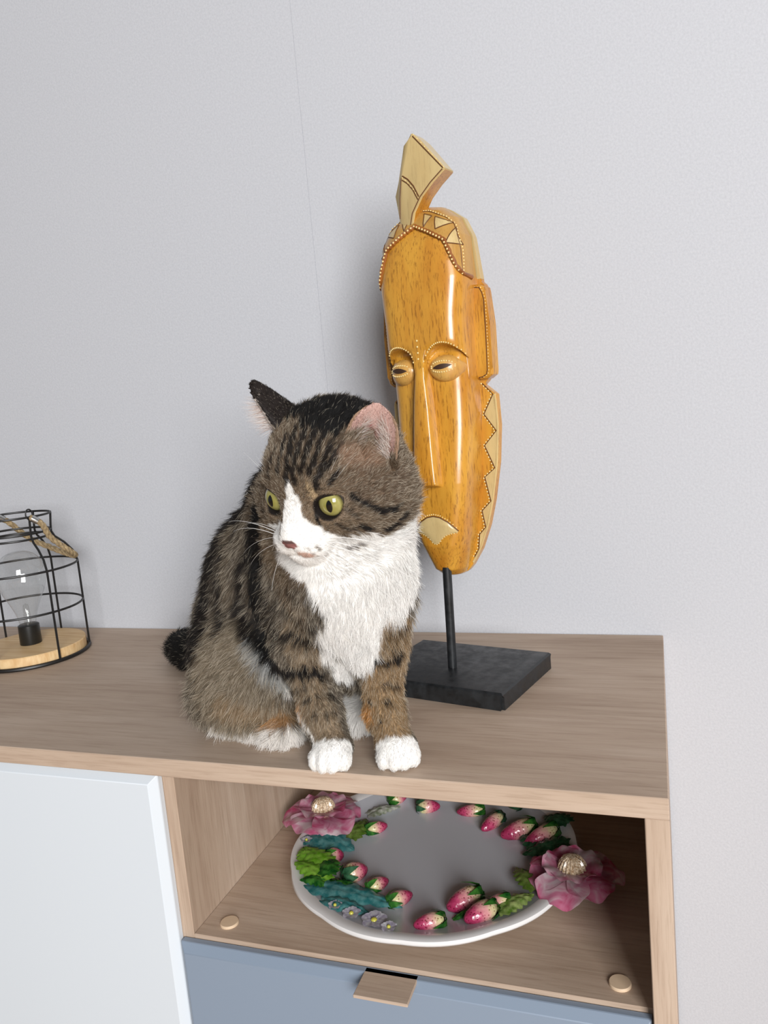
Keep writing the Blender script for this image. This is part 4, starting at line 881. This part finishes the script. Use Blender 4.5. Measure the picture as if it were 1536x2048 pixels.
def colour(P, N):
    """coat pattern in the cat's own space: ground colour, then bands and patches, one band with shade painted in"""
    C = np.tile(lin((98, 87, 74)), (len(P), 1)); tick = np.full(len(P), 0.6); h = to_head(P)
    hw = ss(1.30 - np.linalg.norm(h / np.array([60, 74, 62]), axis=1), 0, 0.2)[:, None]
    C = C * (1 - hw) + hw * lin((114, 96, 77))
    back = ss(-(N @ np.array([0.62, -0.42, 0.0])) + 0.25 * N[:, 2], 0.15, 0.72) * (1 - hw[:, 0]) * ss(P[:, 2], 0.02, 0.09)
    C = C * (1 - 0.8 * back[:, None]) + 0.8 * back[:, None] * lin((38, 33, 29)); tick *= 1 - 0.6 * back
    dtail = seg_dist(P, TAIL[1:]); tw = ss(0.028 - dtail, 0, 0.006)[:, None]; C = C * (1 - tw) + tw * lin((26, 24, 22)); tick *= 1 - 0.85 * tw[:, 0]
    wav = 0.0012 * np.sin(P[:, 0] * 900 + P[:, 2] * 500) + 0.0008 * np.sin(P[:, 1] * 1300 - P[:, 2] * 900)
    for pts, c, r_, so, al in STROKES:
        A = np.array(pts); lo = A.min(0) - (r_ + so) / 1000 - 0.003; hi = A.max(0) + (r_ + so) / 1000 + 0.003
        m = np.all((P > lo) & (P < hi), 1)
        if not m.any(): continue
        d = (seg_dist(P[m], pts) + wav[m] * min(1, so / 3)) * 1000; k = (al * (1 - ss(d, r_ - so * 0.5, r_ + so * 0.5)))[:, None]
        C[m] = C[m] * (1 - k) + k * lin(c); tk = 0.05 if sum(c) > 640 or sum(c) < 110 else 0.5; tick[m] = tick[m] * (1 - k[:, 0]) + k[:, 0] * tk
    for c, rr, cl in (((0, 46, -24), (21.5, 17, 14.5), (240, 237, 232)), ((13, 40, -24), (16, 15, 11), (240, 237, 232)), ((-13, 40, -24), (16, 15, 11), (240, 237, 232)), ((12, 50, -15), (10, 10, 8), (240, 237, 232)), ((-12, 50, -15), (10, 10, 8), (240, 237, 232)), ((3, 54, -9), (11, 12, 11), (240, 237, 232)), ((1, 47, 3), (7.0, 14, 13), (240, 237, 232)), ((0, 42, 13), (3.6, 12, 10), (240, 237, 232)), ((0, 30, -45), (34, 34, 14), (240, 237, 232))):
        k = (1 - ss(np.linalg.norm((h - np.array(c)) / np.array(rr), axis=1) + 40 * wav, 0.9, 1.08))[:, None]; C = C * (1 - k) + k * lin(cl); tick *= 1 - 0.95 * k[:, 0]
    hind = ((1 - ss(np.linalg.norm(P - np.array([-0.249, 0.080, 0.0125]), axis=1), 0.026, 0.034)) * ss(P[:, 1], 0.052, 0.058))[:, None]; C = C * (1 - hind) + hind * lin((240, 236, 230)); tick *= 1 - hind[:, 0]
    lipk = (0.8 * (1 - ss(np.linalg.norm((h - np.array([8.5, 57, -26.5])) / np.array([8, 6, 3.4]), axis=1), 0.7, 1.1)))[:, None]; C = C * (1 - lipk) + lipk * lin((206, 160, 136))
    for pl_, cl, r_ in (([(-12, 52, -29.5), (-5, 58, -31), (0, 60, -27.5), (5, 58, -31), (13, 51, -29.5)], (126, 96, 88), 0.8), ([(0, 61, -20), (0, 61, -28)], (150, 112, 104), 0.6)):
        k = (0.85 * (1 - ss(seg_dist(h, pl_), r_ * 0.6, r_ * 2.0)))[:, None]; C = C * (1 - k) + k * lin(cl)
    for e in EYE:
        d = np.linalg.norm(h - np.array(e) - np.array([0, 8.0, 0]), axis=1); k = (1 - ss(d, 9.6, 11.2))[:, None]; C = C * (1 - k) + k * lin((30, 25, 23)); tick *= 1 - k[:, 0]
    ep, et = ear_part(P)
    C[ep == 1] = lin((36, 29, 26)); tick[ep == 1] = 0.15
    inn = ep == 2; b0, a0_, o0_, s0_, L0_ = EARS[0]; ex_ = np.abs((P - b0) @ s0_) / (0.0205 * np.clip(1 - et ** 3.6, 0.02, 1) ** 0.72); C[inn] = np.where((h[inn][:, 0] > 0)[:, None], lin((184, 150, 140)) * (0.7 + 0.4 * et[inn][:, None]), lin((190, 178, 168)))
    C[inn & (h[:, 0] < 0) & (et > 0.72)] = lin((36, 29, 26))
    rim = inn & (ex_ > 0.86) & (h[:, 0] > 0); C[rim] = lin((150, 122, 100)); con = inn & (h[:, 0] > 0) & (np.hypot((et - 0.32) / 0.26, ((P - b0) @ s0_ + 0.004) / 0.0075) < 1); C[con] = lin((140, 92, 86)); tick[inn] = 0.1
    nl = np.linalg.norm((h - np.array([0, 61.0, -17.0])) / np.array([6.2, 6, 4.6]), axis=1) < 1; C[nl] = lin((150, 100, 96)); C[nl & (h[:, 2] > -15.5)] = lin((96, 70, 66))
    return C, tick, h, hw[:, 0], ep, nl
class Flow: pass
def flow_and_length(P, N, h, hw, ep, nl, C):
    n = len(P); fl = np.tile(np.array([-0.46, 0.26, -0.85]), (n, 1)); L = np.full(n, 13.0)
    front_ = ss(P[:, 0] - 0.55 * P[:, 1], -0.315, -0.275)[:, None]; fl = fl * (1 - front_) + front_ * np.array([0.0, -0.12, -1.0])
    hau = ss(0.075 - np.linalg.norm((P - np.array([-0.36, 0.085, 0.05])) / np.array([1, 1, 0.9]), axis=1), 0, 0.02); fl = fl * (1 - hau[:, None]) + hau[:, None] * np.array([-0.62, 0.0, -0.75]); L += 2.5 * hau
    white = (C.min(1) > 0.6); L = np.where(white & (P[:, 2] > 0.055), 11.0, L)
    for lg in LEGS:
        d = seg_dist(P, lg); w = ss(0.034 - d, 0, 0.010) * ss(0.100 - P[:, 2], 0, 0.02); L = L * (1 - w) + w * (4.2 + 50 * np.clip(P[:, 2], 0, 0.1)); fl = fl * (1 - w[:, None]) + w[:, None] * np.array([0.05, -0.05, -1.0])
    pawz = ss(0.026 - P[:, 2], 0, 0.006) * ss(0.055 - P[:, 1], 0, 0.01) * ss(P[:, 0], -0.285, -0.275); L = L * (1 - pawz) + pawz * 2.4; fl = fl * (1 - pawz[:, None]) + pawz[:, None] * np.array([0.05, -0.6, -0.6])
    tl = np.array(TAIL); dt = np.stack([np.linalg.norm(P - (a + b) / 2, axis=1) for a, b in zip(tl, tl[1:])], 1); w = ss(0.030 - seg_dist(P, TAIL[1:]), 0, 0.006); k = dt.argmin(1); dirs = np.array([(b - a) / np.linalg.norm(b - a) for a, b in zip(tl, tl[1:])]); fl = fl * (1 - w[:, None]) + w[:, None] * dirs[k]; L = L * (1 - w) + w * 9.0
    dn = h - np.array([0, 57, -17]); dist = np.linalg.norm(dn, axis=1); hf = (dn / (dist[:, None] + 1e-6)) * np.array([1, 1, 1.0]) + np.array([0, -0.35, -0.10]); hf = hf @ HM.T
    hl_ = np.clip(1.8 + (dist - 10) * 0.085, 1.6, 8.0) + 6.0 * ss(-h[:, 2], 0, 25) * ss(15 - h[:, 1], 0, 25)
    w = hw[:, None]; fl = fl * (1 - w) + w * hf; L = L * (1 - hw) + hw * hl_
    for e in EYE: d = np.linalg.norm(h - np.array(e) - np.array([0, 8.0, 0]), axis=1); L = np.where(d < 9.4, 0, np.where(d < 13, np.minimum(L, 2.0), L))
    for q in (0, 1): pass
    L = np.where(ep == 1, 2.6, np.where(ep == 2, 1.6, L)); ea = np.where((h[:, 0] > 0)[:, None], EARS[0][1], EARS[1][1]); fl = np.where((ep > 0)[:, None], ea, fl)
    L = np.where(nl, 0, L); L = np.where(P[:, 2] < 0.0025, 0, L)
    fl = fl - N * (fl * N).sum(1)[:, None]; fl /= np.linalg.norm(fl, axis=1)[:, None] + 1e-6
    return fl, L
# body mesh
def smooth_ears(V):
    ep, _ = ear_part(V); E_ = np.concatenate([CQ[:, [0, 1]], CQ[:, [1, 2]], CQ[:, [2, 3]], CQ[:, [3, 0]]]); m = ep > 0
    for _ in range(5):
        acc = np.zeros_like(V); cnt = np.zeros(len(V)); np.add.at(acc, E_[:, 0], V[E_[:, 1]]); np.add.at(acc, E_[:, 1], V[E_[:, 0]]); np.add.at(cnt, E_[:, 0], 1); np.add.at(cnt, E_[:, 1], 1)
        V = np.where(m[:, None], V * 0.4 + 0.6 * acc / np.maximum(cnt, 1)[:, None], V)
    return V
CV = smooth_ears(CV)
FN = np.cross(CV[CQ[:, 2]] - CV[CQ[:, 0]], CV[CQ[:, 3]] - CV[CQ[:, 1]]); CN = np.zeros_like(CV)
for k in range(4): np.add.at(CN, CQ[:, k], FN)
CN /= np.linalg.norm(CN, axis=1)[:, None] + 1e-12
if (CN[::50] * normals(CV[::50])).sum() < 0: CN = -CN; CQ = CQ[:, ::-1].copy()
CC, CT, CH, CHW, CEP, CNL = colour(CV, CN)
cat = thing('cat', 'brown tabby cat with white chest and paws, sitting with its head turned aside', 'cat', (-0.30, 0.10, ZT))
OFFS = np.array([-0.30, 0.10, 0.0])
me = bpy.data.meshes.new('body'); me.vertices.add(len(CV)); me.vertices.foreach_set('co', (CV - OFFS).astype(np.float32).ravel())
me.loops.add(CQ.size); me.loops.foreach_set('vertex_index', CQ.astype(np.int32).ravel()); me.polygons.add(len(CQ)); me.polygons.foreach_set('loop_start', np.arange(0, CQ.size, 4, dtype=np.int32)); me.polygons.foreach_set('loop_total', np.full(len(CQ), 4, np.int32))
me.update(calc_edges=True); me.validate()
at_ = me.attributes.new('coat', 'FLOAT_COLOR', 'POINT'); at_.data.foreach_set('color', np.c_[CC, np.ones(len(CC))].astype(np.float32).ravel())
def skin_mat():
    m, nt, b = new_mat('cat_skin_and_undercoat'); a = nt.nodes.new('ShaderNodeAttribute'); a.attribute_name = 'coat'; nt.links.new(a.outputs['Color'], b.inputs['Base Color']); b.inputs['Roughness'].default_value = 0.6; b.inputs['Specular IOR Level'].default_value = 0.2; return m
me.materials.append(skin_mat()); me.shade_smooth()
body = put(bpy.data.objects.new('body', me), cat)
# fur strands
rg = np.random.default_rng(7); NS = 270000
a_, b_, c_, d_ = (CV[CQ[:, k]] for k in range(4)); ar = np.linalg.norm(np.cross(c_ - a_, d_ - b_), axis=1) / 2
cen = (a_ + c_) / 2; chd = to_head(cen); dens = np.ones(len(ar)) + 1.3 * (np.linalg.norm(chd / np.array([60, 74, 62]), axis=1) < 1.1) + 0.8 * (cen[:, 2] < 0.10) * (cen[:, 1] < 0.07)
dens *= np.where(cen[:, 1] > 0.22, 0.5, 1.0); dens[cen[:, 2] < 0.002] = 0
pr_ = ar * dens; pick_ = rg.choice(len(ar), NS, p=pr_ / pr_.sum()); uu, vv_ = rg.random(NS)[:, None], rg.random(NS)[:, None]
RP = (a_[pick_] * (1 - uu) + b_[pick_] * uu) * (1 - vv_) + (d_[pick_] * (1 - uu) + c_[pick_] * uu) * vv_
na, nb, nc, nd = (CN[CQ[:, k]][pick_] for k in range(4)); RN = (na * (1 - uu) + nb * uu) * (1 - vv_) + (nd * (1 - uu) + nc * uu) * vv_; RN /= np.linalg.norm(RN, axis=1)[:, None] + 1e-9
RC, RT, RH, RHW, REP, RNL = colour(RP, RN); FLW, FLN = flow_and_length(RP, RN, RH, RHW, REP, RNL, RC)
keep = FLN > 0.5; RP, RN, RC, RT, FLW, FLN, REP, RHW = (x[keep] for x in (RP, RN, RC, RT, FLW, FLN, REP, RHW)); NS = len(RP)
cell = np.floor(RP / 0.0042).astype(np.int64); hsh = (cell[:, 0] * 73856093 ^ cell[:, 1] * 19349663 ^ cell[:, 2] * 83492791) & 0xFFFF
tab = np.random.default_rng(3).normal(size=(65536, 3)); clump = tab[hsh]
jit = rg.normal(size=(NS, 3)); ln_ = FLN / 1000 * rg.uniform(0.7, 1.2, NS)
lift = np.where(RHW > 0.5, 0.38, 0.34)[:, None]
d0 = RN * (lift + 0.12) + FLW * 0.9 + 0.10 * jit + 0.10 * clump; d0 /= np.linalg.norm(d0, axis=1)[:, None]
d1 = RN * (lift - 0.22) + FLW * 1.0 + 0.12 * jit + 0.34 * clump + np.array([0, 0, -0.12]); d1 /= np.linalg.norm(d1, axis=1)[:, None]
NP = 5; T_ = np.linspace(0, 1, NP)
PT = np.stack([RP + ln_[:, None] * (t * d0 + 0.5 * t * t * (d1 - d0)) for t in T_], 1); PT[:, :, 2] = np.maximum(PT[:, :, 2], 0.0007)
var = np.exp(rg.normal(0, 0.22, NS))[:, None]; br = np.where(RC.min(1)[:, None] > 0.55, np.minimum(var, 1.03) * 0.97 + 0.03, var)
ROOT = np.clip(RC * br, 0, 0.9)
tk = (rg.random(NS) < RT * 0.62)[:, None]; TIP = np.where(tk, np.clip(ROOT * 0.35 + 0.65 * lin((222, 210, 188)), 0, 0.9), np.clip(ROOT * 0.85, 0, 0.9)); TIP = np.where((RC.min(1) > 0.55)[:, None], ROOT, TIP)
ROOT = np.where((RC.min(1) < 0.5)[:, None], ROOT * 0.66, ROOT)
wid = np.where(FLN > 6, 0.00013, 0.00009)
def strands(name, PT, wid, root, tip, mat, parent):
    n, k, _ = PT.shape; hc = bpy.data.hair_curves.new(name); hc.add_curves([k] * n)
    hc.attributes['position'].data.foreach_set('vector', (PT - OFFS).astype(np.float32).ravel())
    ra = hc.attributes.get('radius') or hc.attributes.new('radius', 'FLOAT', 'POINT'); ra.data.foreach_set('value', (np.asarray(wid)[:, None] * (1 - 0.86 * np.linspace(0, 1, k) ** 1.5)[None, :]).astype(np.float32).ravel())
    for nm, c in (('root_col', root), ('tip_col', tip)): at = hc.attributes.new(nm, 'FLOAT_COLOR', 'CURVE'); at.data.foreach_set('color', np.c_[c, np.ones(n)].astype(np.float32).ravel())
    hc.materials.append(mat); o = bpy.data.objects.new(name, hc); put(o, parent); return o
def fur_mat():
    m, nt, b = new_mat('cat_fur'); a = nt.nodes.new('ShaderNodeAttribute'); a.attribute_name = 'root_col'; c = nt.nodes.new('ShaderNodeAttribute'); c.attribute_name = 'tip_col'; hi_ = nt.nodes.new('ShaderNodeHairInfo')
    r_ = ramp(nt, [(0.35, (0, 0, 0, 1)), (0.85, (1, 1, 1, 1))]); nt.links.new(hi_.outputs['Intercept'], r_.inputs[0]); mc = mixc(nt, r_.outputs[0], a.outputs['Color'], c.outputs['Color']); nt.links.new(mc, b.inputs['Base Color'])
    b.inputs['Roughness'].default_value = 0.55; b.inputs['Specular IOR Level'].default_value = 0.22; return m
M_fur = fur_mat()
fur = strands('fur', PT, wid, ROOT, TIP, M_fur, cat); fur['kind'] = 'stuff'
# long pale tufts inside both ears
tp, tr, tcol = [], [], []
for ei, (b, a, o, s_, Ln) in enumerate(EARS):
    for q in range(520 if ei == 0 else 900):
        t = rg.uniform(0.02, 0.62 if ei == 0 else 0.5); side = rg.choice([-1, 1], p=[0.35, 0.65] if ei == 0 else [0.5, 0.5]); x = side * 0.0165 * (1 - t ** 2) * rg.uniform(0.55, 1.0)
        root = b + a * (t * Ln) + s_ * x + o * (-0.010 * (1 - (x / 0.02) ** 2) + 0.0008); dr = a * rg.uniform(0.25, 0.9) - s_ * side * rg.uniform(0.2, 0.9) + o * rg.uniform(0.2, 0.7) + rg.normal(size=3) * 0.12; dr /= np.linalg.norm(dr)
        L_ = rg.uniform(0.006, 0.014)
        if ei == 1: dr = o * 0.85 + a * rg.uniform(0.1, 0.6) + rg.normal(size=3) * 0.2; dr /= np.linalg.norm(dr); L_ = rg.uniform(0.012, 0.023)
        tp.append([root + dr * L_ * k / 4 + a * 0.002 * (k / 4) ** 2 for k in range(5)]); tcol.append(lin((232, 222, 214)) if rg.random() < 0.75 else lin((176, 140, 120)))
tcol = np.array(tcol); et = strands('ear_tufts', np.array(tp), np.full(len(tp), 0.00009), tcol, tcol, M_fur, cat); et['kind'] = 'stuff'
# eyes
def eye_mat():
    m, nt, b = new_mat('cat_eye'); tc = nt.nodes.new('ShaderNodeTexCoord'); sp = nt.nodes.new('ShaderNodeSeparateXYZ'); nt.links.new(tc.outputs['Object'], sp.inputs[0])
    def math_(op, x, y):
        n = nt.nodes.new('ShaderNodeMath'); n.operation = op
        for i, v in enumerate((x, y)):
            if hasattr(v, 'node'): nt.links.new(v, n.inputs[i])
            else: n.inputs[i].default_value = v
        return n.outputs[0]
    x, y = sp.outputs['X'], sp.outputs['Y']; rad = math_('SQRT', math_('ADD', math_('MULTIPLY', x, x), math_('MULTIPLY', y, y)), 0.0)
    iris = ramp(nt, [(0.0, srgb(122, 116, 56)), (0.35, srgb(148, 141, 74)), (0.62, srgb(166, 159, 96)), (0.74, srgb(112, 104, 56)), (0.80, srgb(44, 36, 26)), (1.0, srgb(24, 20, 18))]); nt.links.new(math_('DIVIDE', rad, 0.0122), iris.inputs[0])
    pu = math_('ADD', math_('POWER', math_('ABSOLUTE', math_('DIVIDE', x, 0.0024), 0), 1.6), math_('POWER', math_('ABSOLUTE', math_('DIVIDE', y, 0.0050), 0), 2.0))
    pr2 = ramp(nt, [(0.42, (1, 1, 1, 1)), (0.55, (0, 0, 0, 1))]); nt.links.new(math_('MULTIPLY', pu, 0.5), pr2.inputs[0])
    n1 = noise(nt, tc.outputs['Object'], 500, 3, 0.6); ic = mixc(nt, 0.25, iris.outputs[0], ramp_link(nt, n1), 'MULTIPLY')
    nt.links.new(mixc(nt, pr2.outputs[0], ic, srgb(8, 8, 8)), b.inputs['Base Color']); b.inputs['Roughness'].default_value = 0.05; b.inputs['Coat Weight'].default_value = 0.6; b.inputs['Coat Roughness'].default_value = 0.02; return m
def ramp_link(nt, s): r_ = ramp(nt, [(0.3, (0.6, 0.6, 0.5, 1)), (0.7, (1, 1, 1, 1))]); nt.links.new(s, r_.inputs[0]); return r_.outputs[0]
M_eye = eye_mat()
for s, e in zip((-1, 1), EYE):
    bm = bmesh.new(); bmesh.ops.create_uvsphere(bm, u_segments=36, v_segments=24, radius=ER * HS / 1000)
    o = obj('eye', bm, M_eye, cat, angle=180); o['label'] = 'yellow-green eye with a dark upright pupil'
    gz = HM @ np.array([s * 0.20 + 0.10, 0.96, 0.10]); gz /= np.linalg.norm(gz); uz = HM[:, 2] - gz * (gz @ HM[:, 2]); uz /= np.linalg.norm(uz); xz = np.cross(uz, gz)
    Mx = Matrix((tuple(xz), tuple(uz), tuple(gz))).transposed().to_4x4(); o.matrix_local = Matrix.Translation(Vector(hp(*e) - OFFS)) @ Mx
# whiskers: tapered white tubes from the muzzle pads and brows
wb = bmesh.new(); wr_ = random.Random(11)
def whisker(p0, d, ln, droop, rad=0.00026):
    P = []; d = Vector(d).normalized()
    for k in range(9): t = k / 8; P.append(Vector(p0) + d * (ln * t) + Vector(droop) * (t * t))
    tube_bm([p - Vector(OFFS) for p in P], [rad * (1 - 0.8 * k / 8) for k in range(9)], 5, wb)
for s in (-1, 1):
    for k in range(11):
        row, cn_ = k % 3, k // 3; p = hp(s * (12 + 2.6 * cn_), 50 - 3.2 * cn_, -19 - 3.4 * row)
        d = HM @ np.array([s * (0.88 + wr_.uniform(-.1, .1)), -0.12 + 0.10 * cn_ * -1 + wr_.uniform(-.12, .12), 0.10 - 0.42 * row + wr_.uniform(-.12, .12)])
        whisker(p, d, wr_.uniform(0.056, 0.086), (HM @ np.array([s * -0.006, -0.010, 0])) + np.array([0, 0, -0.022 + wr_.uniform(-.010, .006)]))
    for k in range(3): p = hp(s * (20 + 3 * k), 34 - k, 15 + k); whisker(p, HM @ np.array([s * (0.5 + 0.12 * k), -0.1, 0.85]), wr_.uniform(0.024, 0.038), (0, 0, -0.003), 0.00010)
wo = obj('whiskers', wb, plain('white_whisker', srgb(242, 240, 236), 0.35), cat); wo['label'] = 'long white whiskers'; wo['kind'] = 'stuff'
